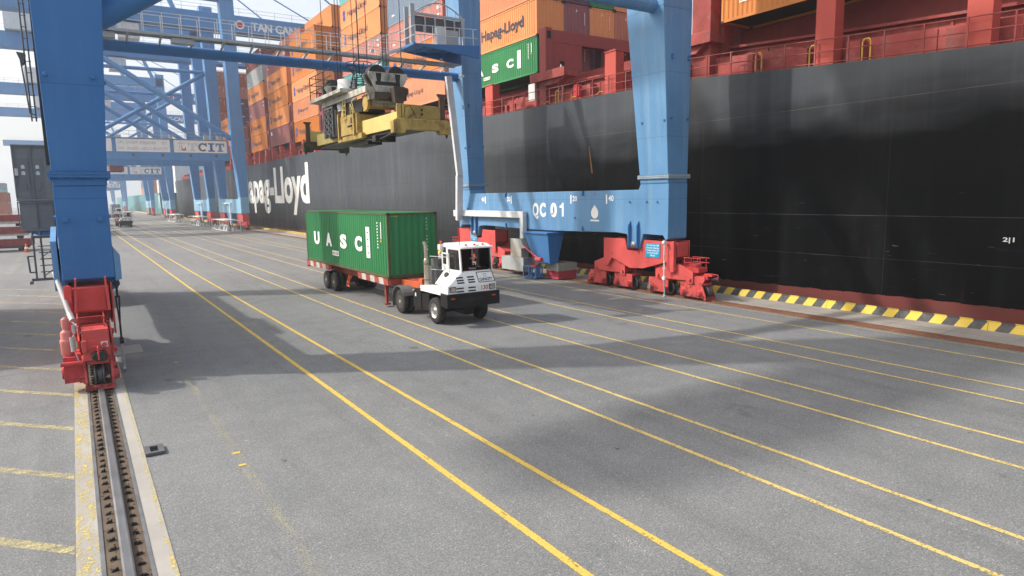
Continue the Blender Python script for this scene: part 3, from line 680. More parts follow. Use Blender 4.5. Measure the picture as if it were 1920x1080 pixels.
    b.build('cable_reel_box', [GREY, paint('beige_panel', (.40, .37, .32), .5, .1), GREY], t, bevel=.01)
    # walkway along the far tie pipe
    b = B(); zf = 13.62; y0, y1 = 40.5, 41.3
    b.box(1.0, y0, zf, 22.6, y0 + .06, zf + .14).box(1.0, y1 - .06, zf, 22.6, y1, zf + .14).box(1.0, y0 + .061, zf + .06, 22.6, y1 - .061, zf + .09)
    x = 1.6
    while x < 22.4: b.beam((x, y0 + .05, zf - .02), (x, y1 + .4, zf - .24), .10, .10); x += 1.55
    b.box(1.0, 40.7, 13.32, 2.6, 41.3, 13.6).box(5.2, 40.62, 13.34, 6.3, 41.2, 13.6)
    b.build('walkway_deck', GREY, t)
    b = B(); x = 1.2
    for yy in (y0 + .03, y1 - .03):
        x = 1.2
        while x < 18.6: b.tube((x, yy, zf + .1), (x, yy, zf + 1.15), .022, 6); x += .9
        for z in (zf + .62, zf + 1.15): b.tube((1.0, yy, z), (18.6, yy, z), .02, 6)
    b.build('walkway_railing', LGREY, t)
    # control platform by the far waterside leg
    b = B(); b.prism([(18.4, 14.30), (23.0, 14.62), (23.0, 13.8), (22.6, 13.85)], 'y', 38.6, 38.72)
    b.prism([(18.4, 14.30), (23.0, 14.62), (23.0, 13.8), (22.6, 13.85)], 'y', 41.0, 41.12)
    b.hexa([(18.4, 38.721, 14.24), (23.0, 38.721, 14.56), (23.0, 40.999, 14.56), (18.4, 40.999, 14.24)], [(18.4, 38.721, 14.30), (23.0, 38.721, 14.62), (23.0, 40.999, 14.62), (18.4, 40.999, 14.30)])
    b.box(18.3, 38.5, 14.22, 18.42, 41.15, 14.36)
    for xx in (19.4, 20.4, 21.4): b.beam((xx, 38.8, 14.22 + .06 * (xx - 18.4)), (xx, 40.9, 14.22 + .06 * (xx - 18.4)), .1, .16)
    b.build('platform', BLUE_N, t, bevel=.01)
    b = B()
    for yy, xs in ((38.66, (18.5, 19.1, 19.7, 20.6, 21.6, 22.6)), (41.06, (18.5, 20.0, 21.5, 22.8))):
        for xx in xs: b.tube((xx, yy, 14.3 + .07 * (xx - 18.4)), (xx, yy, 15.42 + .05 * (xx - 18.4)), .026, 6)
        for k in (.55, 1.1): b.tube((18.5, yy, 14.32 + k), (22.9, yy, 14.52 + k), .022, 6)
    for k in (.55, 1.1): b.tube((18.5, 38.66, 14.32 + k), (18.5, 41.06, 14.32 + k), .022, 6)
    for i in range(7):                                   # stair up from the walkway
        b.box(16.9 + .22 * i, 40.3, 13.78 + .085 * i, 17.14 + .22 * i, 41.0, 13.81 + .085 * i)
    for yy in (40.3, 41.0): b.beam((16.8, yy, 13.74), (18.4, yy, 14.32), .04, .16); b.path([(16.8, yy, 14.85), (18.45, yy, 15.45)], .022); b.tube((16.8, yy, 13.8), (16.8, yy, 14.85), .022, 6); b.tube((17.6, yy, 14.1), (17.6, yy, 15.15), .022, 6)
    b.build('platform_railing', LGREY, t)
    b = B(); b.box(18.62, 39.5, 14.36, 18.9, 39.62, 16.9).box(18.62, 40.4, 14.36, 18.9, 40.5, 16.9).box(18.9, 39.5, 16.28, 22.5, 39.62, 16.42).box(22.3, 39.5, 14.6, 22.45, 39.62, 16.28)
    for xx in (19.6, 20.3, 21.0, 21.7): b.box(xx, 39.53, 15.3, xx + .08, 39.6, 16.28)
    pts = [(18.9 + 3.5 * i / 12, 39.56, 16.4 + .75 * math.sin(math.pi * i / 12)) for i in range(13)]; b.path(pts, .04, 6)
    for i in (2, 4, 6, 8, 10): b.tube((pts[i][0], 39.56, 16.35), pts[i], .03, 6)
    b.build('gate_frame', GREY, t)
    b = B(); b.box(20.15, 38.95, 14.45, 20.75, 39.35, 15.6, 0).box(20.76, 38.97, 14.5, 21.7, 39.35, 15.45, 1); b.build('control_cabinet', [LGREY, GREY], t, bevel=.015)
    b = B(); b.box(18.95, 39.64, 15.3, 22.25, 39.7, 16.25); b.build('mesh_screen', paint('dark_screen', (.10, .095, .10), .6), t)
    B().lathe((16.4, 40.44, 14.0), 'y', [(0, .12), (.14, .12)], 12).build('flood_lamp', LGREY, t); B().lathe((21.2, 40.44, 13.9), 'y', [(0, .10), (.12, .10)], 12).build('flood_lamp', LGREY, t)
    b = B(); b.tube((22.7, 40.9, 12.9), (22.95, 40.9, 13.1), .05, 8); b.box(22.9, 40.85, 13.0, 23.1, 40.95, 13.15); b.build('camera_bracket', WHITE, t)
    return t
QC = quay_crane()
bx = thing('storage_bin', 'red steel bin with a grey lid standing by the rail under the crane sill', 'bin', (24.0, 31.3, 0))
B().box(23.35, 30.75, .05, 24.7, 31.9, .52).box(23.30, 30.72, .47, 24.74, 31.93, .53).box(23.30, 30.9, .24, 23.349, 31.8, .28).build('body', paint('bin_red', (.42, .06, .08), .5, .15, rust=.2), bx, bevel=.012)
B().box(23.32, 30.73, .531, 24.73, 31.92, .98).build('lid', paint('bin_grey', (.36, .35, .31), .5, .12, 1, .3), bx, bevel=.02)
# ================================================================== SHIP
HX = 28.0
def hull_mat():
    m, n, l, p = nodes('hull_black')
    g = n.new('ShaderNodeNewGeometry'); sx = n.new('ShaderNodeSeparateXYZ'); l.new(g.outputs['Position'], sx.inputs[0])
    Y, Z = sx.outputs[1], sx.outputs[2]
    w = coords(n, l, (1, 1, 1), 'World')
    big = noise(n, l, coords(n, l, (1, .12, .5), 'World'), .9, 5, .6)
    c = mixc(n, l, ramp(n, l, big, .3, .7), (.0012, .0015, .002), (.0032, .0037, .0045))
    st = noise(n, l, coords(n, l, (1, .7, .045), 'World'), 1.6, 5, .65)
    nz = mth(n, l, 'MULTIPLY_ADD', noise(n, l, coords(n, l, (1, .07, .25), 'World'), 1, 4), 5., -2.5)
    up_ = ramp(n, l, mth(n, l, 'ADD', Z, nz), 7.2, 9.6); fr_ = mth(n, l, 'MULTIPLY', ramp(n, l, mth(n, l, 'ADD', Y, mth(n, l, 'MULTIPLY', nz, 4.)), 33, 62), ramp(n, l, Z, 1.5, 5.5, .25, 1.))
    chalk_sheen = mth(n, l, 'MAXIMUM', up_, fr_)           # chalky paint plus grey sheen put into the colour, high up and aft
    c = mixc(n, l, mth(n, l, 'MULTIPLY', chalk_sheen, ramp(n, l, big, .25, .75, .7, 1.)), c, (.052, .062, .074))
    c = mixc(n, l, mth(n, l, 'MULTIPLY', ramp(n, l, st, .5, .74, 0, .6), mth(n, l, 'MULTIPLY_ADD', chalk_sheen, .93, .07)), c, (.078, .086, .092))
    ru = noise(n, l, coords(n, l, (1, .9, .10), 'World'), .8, 6, .7)
    low = ramp(n, l, Z, 4.5, 1.0); far = ramp(n, l, Y, 30, 60)
    c = mixc(n, l, mth(n, l, 'MULTIPLY', ramp(n, l, ru, .60, .70, 0, .8), mth(n, l, 'MULTIPLY', low, mth(n, l, 'MULTIPLY_ADD', far, .8, .2))), c, (.17, .075, .035))
    scuff = noise(n, l, coords(n, l, (1, .25, 2.2), 'World'), 1.1, 7, .72)
    c = mixc(n, l, mth(n, l, 'MULTIPLY', ramp(n, l, scuff, .60, .70, 0, .6), mth(n, l, 'MULTIPLY', low, mth(n, l, 'MULTIPLY_ADD', far, .6, .4))), c, (.10, .095, .075))
    sc2 = noise(n, l, coords(n, l, (1, .8, 6), 'World'), 1.2, 4, .6)
    c = mixc(n, l, mth(n, l, 'MULTIPLY', ramp(n, l, sc2, .70, .735, 0, .6), ramp(n, l, Z, 5.8, 3.0)), c, (.15, .145, .135))
    def line(z, wd, col, f):
        nonlocal c
        d = mth(n, l, 'ABSOLUTE', mth(n, l, 'SUBTRACT', Z, z))
        k = mth(n, l, 'MULTIPLY', mth(n, l, 'LESS_THAN', d, wd), ramp(n, l, noise(n, l, coords(n, l, (1, .5, 1), 'World'), 1, 4), .35, .55, .15, f))
        c = mixc(n, l, k, c, col)
    line(8.62, .012, (.10, .095, .08), .8); line(6.33, .018, (.004, .004, .004), .9); line(3.88, .007, (.12, .12, .115), .8); line(2.10, .007, (.10, .095, .08), .7)
    fy = mth(n, l, 'ABSOLUTE', mth(n, l, 'SUBTRACT', mth(n, l, 'FRACT', mth(n, l, 'DIVIDE', Y, 9.7)), .5))
    c = mixc(n, l, mth(n, l, 'MULTIPLY', mth(n, l, 'LESS_THAN', fy, .0009), .35), c, (.07, .07, .07))
    ed = mth(n, l, 'ADD', mth(n, l, 'MULTIPLY_ADD', noise(n, l, coords(n, l, (1, .8, 1), 'World'), 1.5, 5), .25, .30), ramp(n, l, Y, 12, 25, .18, 0))
    rd = mth(n, l, 'LESS_THAN', Z, ed)
    redc = mixc(n, l, ramp(n, l, scuff, .4, .65), (.15, .040, .038), (.11, .045, .036))
    c = mixc(n, l, rd, c, redc)
    l.new(c, p.inputs['Base Color'])
    l.new(ramp(n, l, st, .3, .7, .34, .52), p.inputs['Roughness'])
    l.new(ramp(n, l, chalk_sheen, 0, 1, .06, .40), p.inputs['Specular IOR Level'])
    b = n.new('ShaderNodeBump'); b.inputs['Strength'].default_value = .5; b.inputs['Distance'].default_value = .03
    fr1 = mth(n, l, 'SINE', mth(n, l, 'MULTIPLY', Y, 6.2832 / .82)); fr2 = mth(n, l, 'SINE', mth(n, l, 'MULTIPLY', Z, 6.2832 / 2.4))
    l.new(mth(n, l, 'ADD', mth(n, l, 'MULTIPLY', noise(n, l, coords(n, l, (1, .5, .35), 'World'), 1., 3), 2.), mth(n, l, 'ADD', mth(n, l, 'MULTIPLY', fr1, .14), mth(n, l, 'MULTIPLY', fr2, .2))), b.inputs['Height']); l.new(b.outputs[0], p.inputs['Normal'])
    return m
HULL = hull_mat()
ship = thing('container_ship', 'huge black hulled container ship moored along the quay, white name on its side', 'ship', (HX, 80, -3))
TOPS = [(-45, 9.5), (0, 9.72), (10, 9.95), (17, 10.35), (25, 10.93), (33, 11.05), (50, 11.25), (78, 11.1), (95, 11.28), (134, 11.2), (236, 11.2)]
def topz(y):
    for (a, za), (b_, zb) in zip(TOPS, TOPS[1:]):
        if a <= y <= b_: return za + (zb - za) * (y - a) / (b_ - a)
    return TOPS[-1][1]
b = B()
st = [(y, HX, z) for y, z in TOPS] + [(243, 28.5, 11.2), (249, 30.2, 11.2), (253, 33.5, 11.2)]
vs = []
for i, (y, x, z) in enumerate(st):
    k = max(0, i - len(TOPS) + 1)
    vs += [(x + k * 2.6, y - k * 1.6, -4), (x + k * 1.9, y - k * 1.2, 1.0), (x + k * .8, y - k * .4, 6.0), (x, y, z), (x + .25, y, z)]
fs = []
for i in range(len(st) - 1):
    for j in range(4): fs.append((5 * i + j, 5 * i + 5 + j, 5 * i + 6 + j, 5 * i + j + 1))
b.add(vs, fs); e = 5 * (len(st) - 1)
b.add([vs[e], vs[e + 3], (75, 253, 11.2), (75, 245, -4)], [(0, 1, 2, 3)])
b.add([(HX, -45, -4), (HX, -45, 9.5), (75, -45, 9.5), (75, -45, -4)], [(0, 1, 2, 3)])
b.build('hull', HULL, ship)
b = B()
for (y0, z0), (y1, z1) in zip(TOPS, TOPS[1:]): b.add([(HX + .2, y0, z0 - .05), (75, y0, z0 - .05), (75, y1, z1 - .05), (HX + .2, y1, z1 - .05)], [(0, 1, 2, 3)])
b.add([(HX + .2, 236, 11.15), (75, 236, 11.15), (75, 253, 11.15), (33, 253, 11.15)], [(0, 1, 2, 3)])
b.build('deck', SHIPREDD, ship)
b = B(); xl = HX - .012                                  # ship's name, 51 m long
w_all = text_mesh('Hapag-Lloyd', .035)[2]; w_H = text_mesh('Hapag-Lloyd', .035)[2] - text_mesh('apag-Lloyd', .035)[2]
LEN = (132.9 - 94.5) * w_all / (w_all - w_H)
put_text(b, 'Hapag-Lloyd', (xl, 94.5 + LEN, 4.62), (0, -1, 0), (0, 0, 1), 5.55, LEN, 0, .035)
put_text(b, '2|1', (xl, 10.35, 3.02), (0, -1, 0), (0, 0, 1), .16, .36, 0, .02)
b.build('lettering', HULLMARK, ship)
# deck edge: coaming wall, rails, pedestals
b = B(); 
for (y0, z0), (y1, z1) in zip(TOPS[1:], TOPS[2:]):
    q = lambda y, z, h0, h1: [(30.6, y, z + h0), (30.75, y, z + h0), (30.75, y, z + h1), (30.6, y, z + h1)]
    b.hexa(q(y0, z0, -.1, 1.7), q(y1, z1, -.1, 1.7)); b.hexa([(30.3, y0, z0 + 1.7), (30.9, y0, z0 + 1.7), (30.9, y0, z0 + 1.82), (30.3, y0, z0 + 1.82)], [(30.3, y1, z1 + 1.7), (30.9, y1, z1 + 1.7), (30.9, y1, z1 + 1.82), (30.3, y1, z1 + 1.82)])
    q2 = lambda y, z: [(29.35, y, z - .05), (29.45, y, z - .05), (29.45, y, z + 1.12), (29.35, y, z + 1.12)]
    b.hexa(q2(y0, z0), q2(y1, z1))
y = 5.0
while y < 176:
    b.box(29.30, y - .04, topz(y) - .05, 29.349, y + .04, topz(y) + 1.08); b.box(30.53, y - .05, topz(y) - .05, 30.599, y + .05, topz(y) + 1.66); y += 2.9
b.build('coaming', SHIPRED, ship)
b = B(); xr = HX + .14; y = 6.0
while y < 176:
    b.box(xr - .03, y - .03, topz(y) - .04, xr + .03, y + .03, topz(y) + 1.12); y += 1.52
y = 6.0
while y < 175:
    y2 = y + 4.0
    for h in (.10, .58, 1.10): b.tube((xr, y, topz(y) + h), (xr, y2, topz(y2) + h), .026, 5, 0, None, False)
    y = y2
b.build('railing', SHIPRED, ship)
for yc, w in ((-2, .85), (4.6, .85), (11.8, .85), (17.85, .9), (31.9, 1.0), (46.2, 1.1), (60.5, 1.0), (74.5, 1.0), (84, .9), (92, .9), (97.6, .7), (104, .8), (110, .7), (115, .7), (119.5, .8), (124, .7), (128, .7), (133.5, .8), (140, .8), (150, .8), (163, .8)):
    z = topz(yc); t = 13.62 if yc < 80 else 13.35
    b = B(); b.box(28.32, yc - w / 2, z - .05, 28.98, yc + w / 2, t - .06).box(28.27, yc - w / 2 - .05, t - .06, 29.03, yc + w / 2 + .05, t)
    for d in (-.22, .08): b.box(28.45, yc + d, t, 28.62, yc + d + .16, t + .10)
    b.build('pedestal', paint('pedestal_red', (.48, .085, .065), .55, .14, .6, .3, scol=(.34, .08, .06), rust=.15), ship, bevel=.01)
B().prism([(33.56, 8.0), (33.48, 8.0), (33.36, 7.3), (33.16, 6.3), (33.30, 6.3), (33.47, 7.3)], 'x', HX - .010, HX - .006).build('rust_streak', paint('rust_streak', (.20, .085, .04), .8, .4, 3, .5, sdir=(6, 6, .8), scol=(.33, .2, .12)), ship)
# boxes, lockers, vents, hoops along the side deck
for y0, y1, h in ((21.9, 22.6, 1.0), (18.95, 19.4, .95), (16.45, 17.1, .98), (12.4, 13.1, 1.0), (26.0, 26.6, .95), (43.2, 43.9, .75), (44.3, 44.6, .7), (29.2, 29.9, .9), (34.3, 34.7, 1.0)): B().box(28.75, y0, topz(y0) - .05, 29.3, y1, topz(y0) + h).build('deck_locker', SHIPRED, ship, bevel=.02)
for y in (50, 55, 58, 64, 70, 78, 88, 95, 101, 107, 113, 122): B().box(28.8, y, topz(y) - .05, 29.25, y + .6, topz(y) + .9).build('deck_locker', SHIPRED, ship, bevel=.02)
b = B(); z = topz(42.4)
b.lathe((28.9, 42.4, z + .62), 'x', [(.1, .12), (.0, .16), (-.18, .36), (-.24, .40), (-.22, .40), (-.15, .34), (.05, .1)], 16); b.box(28.75, 42.05, z - .05, 29.25, 42.8, z + .25); b.box(28.7, 41.95, z + .2, 28.8, 42.9, z + 1.05)
b.build('ventilator', SHIPRED, ship)
HOOP = paint('hoop_yellow', (.60, .42, .06), .5, .1)
for y in (21.7, 18.8, 26.9, 12.3, 16.35, 38.0): z = topz(y); B().path([(28.72, y, z), (28.72, y, z + .85), (28.72, y - .08, z + .98), (28.72, y - .28, z + .98), (28.72, y - .35, z + .85), (28.72, y - .35, z)], .035, 6).build('hand_hoop', HOOP, ship)
for y in (33.5, 36.2, 39.2): B().path([(28.6, y, topz(y) + .2), (28.6, y - .3, topz(y) + .35), (28.6, y - .6, topz(y) + .3)], .03, 5).build('hand_hoop', HOOP, ship)
b = B()
for (y0, z0), (y1, z1) in zip(TOPS[1:], TOPS[2:]): b.hexa([(31.3, y0, z0), (70, y0, z0), (70, y1, z1), (31.3, y1, z1)], [(31.3, y0, 13.58), (70, y0, 13.58), (70, y1, 13.58), (31.3, y1, 13.58)])
b.build('hatch_cover', SHIPREDD, ship)
# lashing bridge with window openings (athwartships)
b = B(); y0, y1 = 39.55, 40.05
xs = [29.55, 32.35, 34.6, 35.6, 37.9, 38.9, 41.2, 42.2, 44.5, 46]
b.box(29.55, y0, 11.0, 46, y1, 13.75).box(29.55, y0, 15.75, 46, y1, 16.62)
for a, c in zip(xs[::2], xs[1::2]): b.box(a, y0, 13.751, c, y1, 15.749)
b.box(28.95, 39.4, 11.0, 29.5, 40.2, 16.70)
b.build('lashing_bridge', paint('bridge_red', (.30, .055, .05), .55, .16, .5, .45, scol=(.2, .05, .045), rust=.2), ship, bevel=.03)
B().box(29.05, 39.38, 15.95, 29.4, 39.41, 16.45).build('lashing_hole', BLACK, ship); B().box(30.3, 39.52, 13.5, 30.7, 39.56, 14.5).build('lashing_hole', BLACK, ship)
b = B(); b.box(28.35, 36.6, 12.95, 29.5, 40.4, 13.30).box(28.3, 36.5, 12.90, 28.36, 40.5, 13.5).prism([(36.8, 12.94), (39.8, 12.94), (39.2, 12.6), (37.6, 12.6)], 'x', 28.6, 29.2)
b.build('side_platform', SHIPRED, ship, bevel=.01)
b = B(); b.lathe((28.6, 37.2, 13.3), 'z', [(0, .10), (.2, .14), (.3, .06), (.45, .04)], 12); B().box(28.8, 40.6, 11.8, 28.95, 41.4, 13.0).build('notice_board', LGREY, ship); b.build('deck_lamp', GREY, ship); b = B()
for xx in (28.9, 29.2): b.tube((xx, 37.9, 11.1), (xx, 37.9, 13.0), .03, 6)
for i in range(7): b.tube((28.9, 37.9, 11.3 + .25 * i), (29.2, 37.9, 11.3 + .25 * i), .02, 5)
b.build('deck_fitting', GREY, ship)
B().box(28.85, 35.6, topz(35.6) + .35, 29.1, 36.2, topz(35.6) + 1.05).box(28.82, 35.65, topz(35.6) + 1.05, 29.12, 36.15, topz(35.6) + 1.15).build('hose_box', REDD, ship, bevel=.02)
# second lashing post and platform at the near bay
b = B(); b.box(28.95, 24.75, 11.0, 29.7, 26.0, 20).box(28.4, 24.3, 12.75, 29.6, 27.6, 13.1).box(28.36, 24.25, 12.7, 28.42, 27.7, 13.3).prism([(24.8, 12.74), (27, 12.74), (26.4, 12.3), (25.4, 12.3)], 'x', 28.6, 29.3)
b.box(29.8, 24.6, 11, 46, 25.1, 19.5)
b.build('lashing_bridge', SHIPRED, ship, bevel=.02)
for yc in (104.95 + .15, 119.75 + .15, 90.6, 134.6):
    b = B(); b.box(29.02, yc - .75, 11, 29.30, yc - .35, 19.5).box(29.02, yc + .35, 11, 29.30, yc + .75, 19.5)
    for z in (13.2, 16.1, 19.0): b.box(29.02, yc - .349, z, 46, yc + .349, z + .45)
    for xx in (31.6, 34.1, 36.6): b.box(xx, yc - .3, 11, xx + .3, yc + .3, 19.4)
    b.build('lashing_bridge', paint('lashing_frame', (.22, .06, .06), .6, .2, .6, .3, rust=.2), ship)
    b = B()
    for z in (14.2, 16.9): 
        for d in (-.552, .552): b.box(29.012, yc + d - .10, z, 29.02, yc + d + .10, z + 1.3)
    b.build('lashing_hole', BLACK, ship)
# ================================================================== CONTAINERS
CMESH = {}
def cont_mesh(L, H, col, detail):
    k = (L, H, col, detail)
    if k in CMESH: return CMESH[k]
    b = B(); Wd = 2.438; p = .09 if detail > 1 else .12
    for x0 in (0, Wd - .12):
        for y0 in (0, L - p): b.box(x0, y0, .12, x0 + .12, y0 + p, H - .10, 1)
    for x0 in (.0, Wd - .06): b.box(x0, .125, .02, x0 + .06, L - .125, .16, 1); b.box(x0, .125, H - .09, x0 + .06, L - .125, H - .01, 1)
    for y0 in (.0, L - .06): b.box(.125, y0, .02, Wd - .125, y0 + .06, .16, 1); b.box(.125, y0, H - .10, Wd - .125, y0 + .06, H - .01, 1)
    for x0 in (0, Wd - .17):
        for y0 in (0, L - .17):
            for z0 in (0, H - .118): b.box(x0 - .003, y0 - .003, z0, x0 + .173, y0 + .173, z0 + .118, 2)
    def corr(P, length, nrm):
        n = int(length / .278); st = length / n; pts = []
        for i in range(n):
            a = i * st
            pts += [(a, 0), (a + st * .28, 0), (a + st * .5, 1), (a + st * .78, 1)]
        pts.append((length, 0)); vs = []
        for a, d in pts: vs += [P(a, d, .16), P(a, d, H - .09)]
        b.add(vs, [(2 * i, 2 * i + 2, 2 * i + 3, 2 * i + 1) for i in range(len(pts) - 1)], 0)
    d_ = .042
    corr(lambda a, d, z: (.012 + d_ * d, p + a, z), L - 2 * p, 0)
    corr(lambda a, d, z: (Wd - .012 - d_ * d, p + a, z), L - 2 * p, 0)
    corr(lambda a, d, z: (.12 + a, .012 + d_ * d, z), Wd - .24, 0)
    corr(lambda a, d, z: (.12 + a, L - .012 - d_ * d, z), Wd - .24, 0)
    n = int((L - .2) / .26); st = (L - .2) / n; vs = []
    for i in range(n):
        for a, dz in ((0, 0), (.3, 0), (.5, .02), (.8, .02)): vs += [(.06, .1 + (i + a) * st, H - .032 + dz), (Wd - .06, .1 + (i + a) * st, H - .032 + dz)]
    vs += [(.06, L - .1, H - .032), (Wd - .06, L - .1, H - .032)]
    b.add(vs, [(2 * i, 2 * i + 1, 2 * i + 3, 2 * i + 2) for i in range(len(vs) // 2 - 1)], 0)
    b.add([(.06, .06, .14), (Wd - .06, .06, .14), (Wd - .06, L - .06, .14), (.06, L - .06, .14)], [(0, 1, 2, 3)], 2)
    ob = b.build('shipping_container', [CONT[col], CONT[col] if detail < 2 else paint('weathered_post', (.085, .10, .045), .6, .3, 1.5, rust=.75, rs=1.5), paint('corner_casting', (.05, .045, .04), .7, .2)])
    me = ob.data; bpy.data.objects.remove(ob); ORG.pop('shipping_container', None); CMESH[k] = me; return me
LMESH = {}
def logo_lettering(kind, L, H):
    k = (kind, L, H)
    if k in LMESH: return LMESH[k]
    b = B(); x = -.004; r, u = (0, -1, 0), (0, 0, 1); F = B
    if kind == 'HL':
        # the carrier's twin-blade mark, then its name
        ym, zm, s = L - 1.3, H * .30, H * .42
        for dz in (0, .52):
            q = [(ym + .30, zm + dz * s), (ym - .25, zm + dz * s - .05), (ym - .42, zm + (dz + .16) * s), (ym - .30, zm + (dz + .44) * s), (ym + .18, zm + (dz + .50) * s), (ym + .38, zm + (dz + .30) * s)]
            b.prism(q, 'x', x - .001, x, 1)
        put_text(b, 'Hapag-Lloyd', (x, L - 2.5, H * .38), r, u, H * .25, L * .50, 0, .012)
    if kind == 'HLbig': put_text(b, 'Hapag-Lloyd', (x, L - 4.4, H * .38), r, u, H * .30, 6.1, 0, .03)
    if kind == 'HLsmall':
        b.prism([(L - 2.6, H * .36), (L - 3.0, H * .36), (L - 3.0, H * .58), (L - 2.6, H * .6)], 'x', x - .001, x, 1); put_text(b, 'Hapag-Lloyd', (x, L - 3.4, H * .42), r, u, H * .15, 4.2, 0, .0)
    if kind == 'UASC':
        for ch, yy in (('U', L - 1.55), ('A', L - 3.65), ('S', L - 5.95), ('C', L - 8.1)): put_text(b, ch, (x, yy, H * .375), r, u, H * .225, .98, 2, .06)
        b.prism([(L - 9.62, H * .27), (L - 10.08, H * .27), (L - 10.08, H * .77), (L - 9.62, H * .77)], 'x', x - .001, x, 2)
        for i in range(4): b.prism([(L - 9.76, H * (.34 + .11 * i)), (L - 9.94, H * (.34 + .11 * i)), (L - 9.94, H * (.36 + .11 * i)), (L - 9.76, H * (.36 + .11 * i))], 'x', x - .003, x - .002, 1)
        b.prism([(L - 4.65, H * .20), (L - 5.65, H * .20), (L - 5.65, H * .29), (L - 4.65, H * .29)], 'x', x - .001, x, 2)
        put_text(b, 'HIGH CUBE', (x - .003, L - 4.70, H * .218), r, u, .16, .9, 0, .02)
        for yy, z0, z1 in ((11.02, .45, .88), (11.42, .6, .86)):
            n = 9
            for i in range(n):
                z = H * (z0 + (z1 - z0) * i / n); b.prism([(L - yy, z), (L - yy - .09, z), (L - yy - .09, z + .07), (L - yy, z + .07)], 'x', x - .001, x, 2)
        b.prism([(L - 11.36, H * .55), (L - 11.5, H * .55), (L - 11.43, H * .60)], 'x', x - .001, x, 3)
        for i, ch in enumerate('UACU 497012 5'):            # vertical number on the front end
            if ch != ' ': put_text(b, ch, (1.86, x, H * (.885 - .054 * i)), (1, 0, 0), u, .095, .07, 2)
        for i in range(4): b.prism([(.2 + .09 * i, H - .17), (.25 + .09 * i, H - .17), (.28 + .09 * i, H - .13), (.23 + .09 * i, H - .13)], 'y', x - .001, x, 3)
    if kind == 'code':
        put_text(b, 'tex', (.5, x, H * .62), (1, 0, 0), u, .34, .8, 2, .02); put_text(b, '22G1', (1.5, x, H * .25), (1, 0, 0), u, .12, .5, 2)
    if kind == 'mark': b.prism([(L - .7, H * .66), (L - 1.5, H * .66), (L - 1.5, H * .82), (L - 1.1, H * .86), (L - .7, H * .86)], 'x', x - .001, x, 2)
    if kind == 'end':
        n = 8
        for i in range(n): b.prism([(1.92, H * (.45 + .045 * i)), (1.98, H * (.45 + .045 * i)), (1.98, H * (.48 + .045 * i)), (1.92, H * (.48 + .045 * i))], 'y', x - .001, x, 2)
        b.prism([(1.1, H * .78), (1.25, H * .80), (1.2, H * .88)], 'y', x - .001, x, 2)
    if kind == 'plain':
        for yy, z0, n in ((L - 11.1, .78, 3), (L - 11.1, .58, 2), (L - 1.1, .30, 2)):
            for i in range(n): b.prism([(yy, H * (z0 + .035 * i)), (yy - .75 + .2 * (i % 2), H * (z0 + .035 * i)), (yy - .75 + .2 * (i % 2), H * (z0 + .022 + .035 * i)), (yy, H * (z0 + .022 + .035 * i))], 'x', x - .001, x, 2)
    ob = b.build('lettering', [NAVY, ORLOGO, MARK, paint('sticker_yellow', (.6, .45, .05))])
    me = ob.data; bpy.data.objects.remove(ob); LMESH[k] = me; return me
def container(x, y, z, col, label, group=None, text=None, L=12.19, H=2.85, detail=1):
    o = bpy.data.objects.new('shipping_container', cont_mesh(L, H, col, detail)); C.objects.link(o)
    o.location = (x, y, z); tag(o, label, 'container', group); ORG[o.name] = (x, y, z)
    if text:
        t = bpy.data.objects.new('lettering', logo_lettering(text, L, H)); C.objects.link(t); t.parent = o
    return o
ORD = ['bottom', 'second', 'third', 'fourth', 'fifth', 'sixth', 'seventh']
ROW = ['quayside', 'second', 'third', 'fourth', 'fifth']
GRP = 'containers stacked on the ship'
NAMES = {'orange': 'orange', 'pale': 'pale orange', 'rust': 'red-brown', 'maroon': 'maroon', 'pink': 'faded pink', 'grey': 'light grey', 'slate': 'slate blue', 'teal': 'teal', 'green': 'green', 'purple': 'dark purple'}
def stack(y, z, dz, bay, cols, row=0, t0=0, x=29.05, H=None):
    H = H or dz - .035
    for i, c in enumerate(cols):
        if not c: continue
        c, _, tx = c.partition(':')
        container(x + 2.47 * row, y, z + dz * i, c, f'{NAMES[c]} container{" with lettering" if tx and tx != "end" else ""}, {ORD[t0 + i]} tier of {ROW[row]} row, {bay}', GRP, tx or ('plain' if row == 0 else 'end'), H=H)
b6 = 'bay above the red bulkhead'; z6 = 13.75
stack(40.6, z6, 2.63, b6, ['green:UASC', 'orange:HLbig', 'pale', 'orange:HL'])
stack(40.6, z6, 2.63, b6, ['maroon', 'maroon:end', 'purple', 'rust'], 1)
stack(40.6, z6, 2.63, b6, ['purple', 'orange:end', 'green', 'rust'], 2)
stack(40.6, z6, 2.63, b6, ['rust', 'rust:end', 'orange', 'maroon'], 3)
stack(40.6, z6, 2.63, b6, ['green', 'slate', 'rust'], 4)
b5 = 'bay behind the crane platform'
stack(55.0, 13.75, 2.88, b5, ['pale:HLsmall', 'orange:HL', 'pink', 'slate', 'rust'])
stack(55.0, 13.75, 2.88, b5, ['maroon', 'rust', 'maroon', 'slate', 'rust'], 1)
b4 = 'bay just right of the open sky'
stack(69.2, 14.1, 2.75, b4, ['pale', 'teal', 'pink', 'orange:HL', 'orange:HL', 'teal'])
stack(69.2, 14.1, 2.75, b4, ['maroon', 'rust', 'maroon', 'rust', 'rust', 'maroon'], 1)
b3 = 'bay behind the far spreader end'
stack(91.7, 13.4, 2.93, b3, ['orange:HL', 'pale:HLsmall', 'orange:HL', 'orange:HL', 'orange:HL'])
stack(91.7, 13.4, 2.93, b3, ['maroon', 'maroon', 'maroon', 'rust', 'rust', 'orange:HL'], 1)
b2 = 'bay above the white ship name'
stack(106.35, 13.7, 2.90, b2, ['maroon:mark', 'orange:HL', 'orange:HL', 'orange:HL', 'maroon'])
stack(106.35, 13.7, 2.90, b2, ['rust', 'rust', 'rust', 'rust', 'rust', 'rust'], 1)
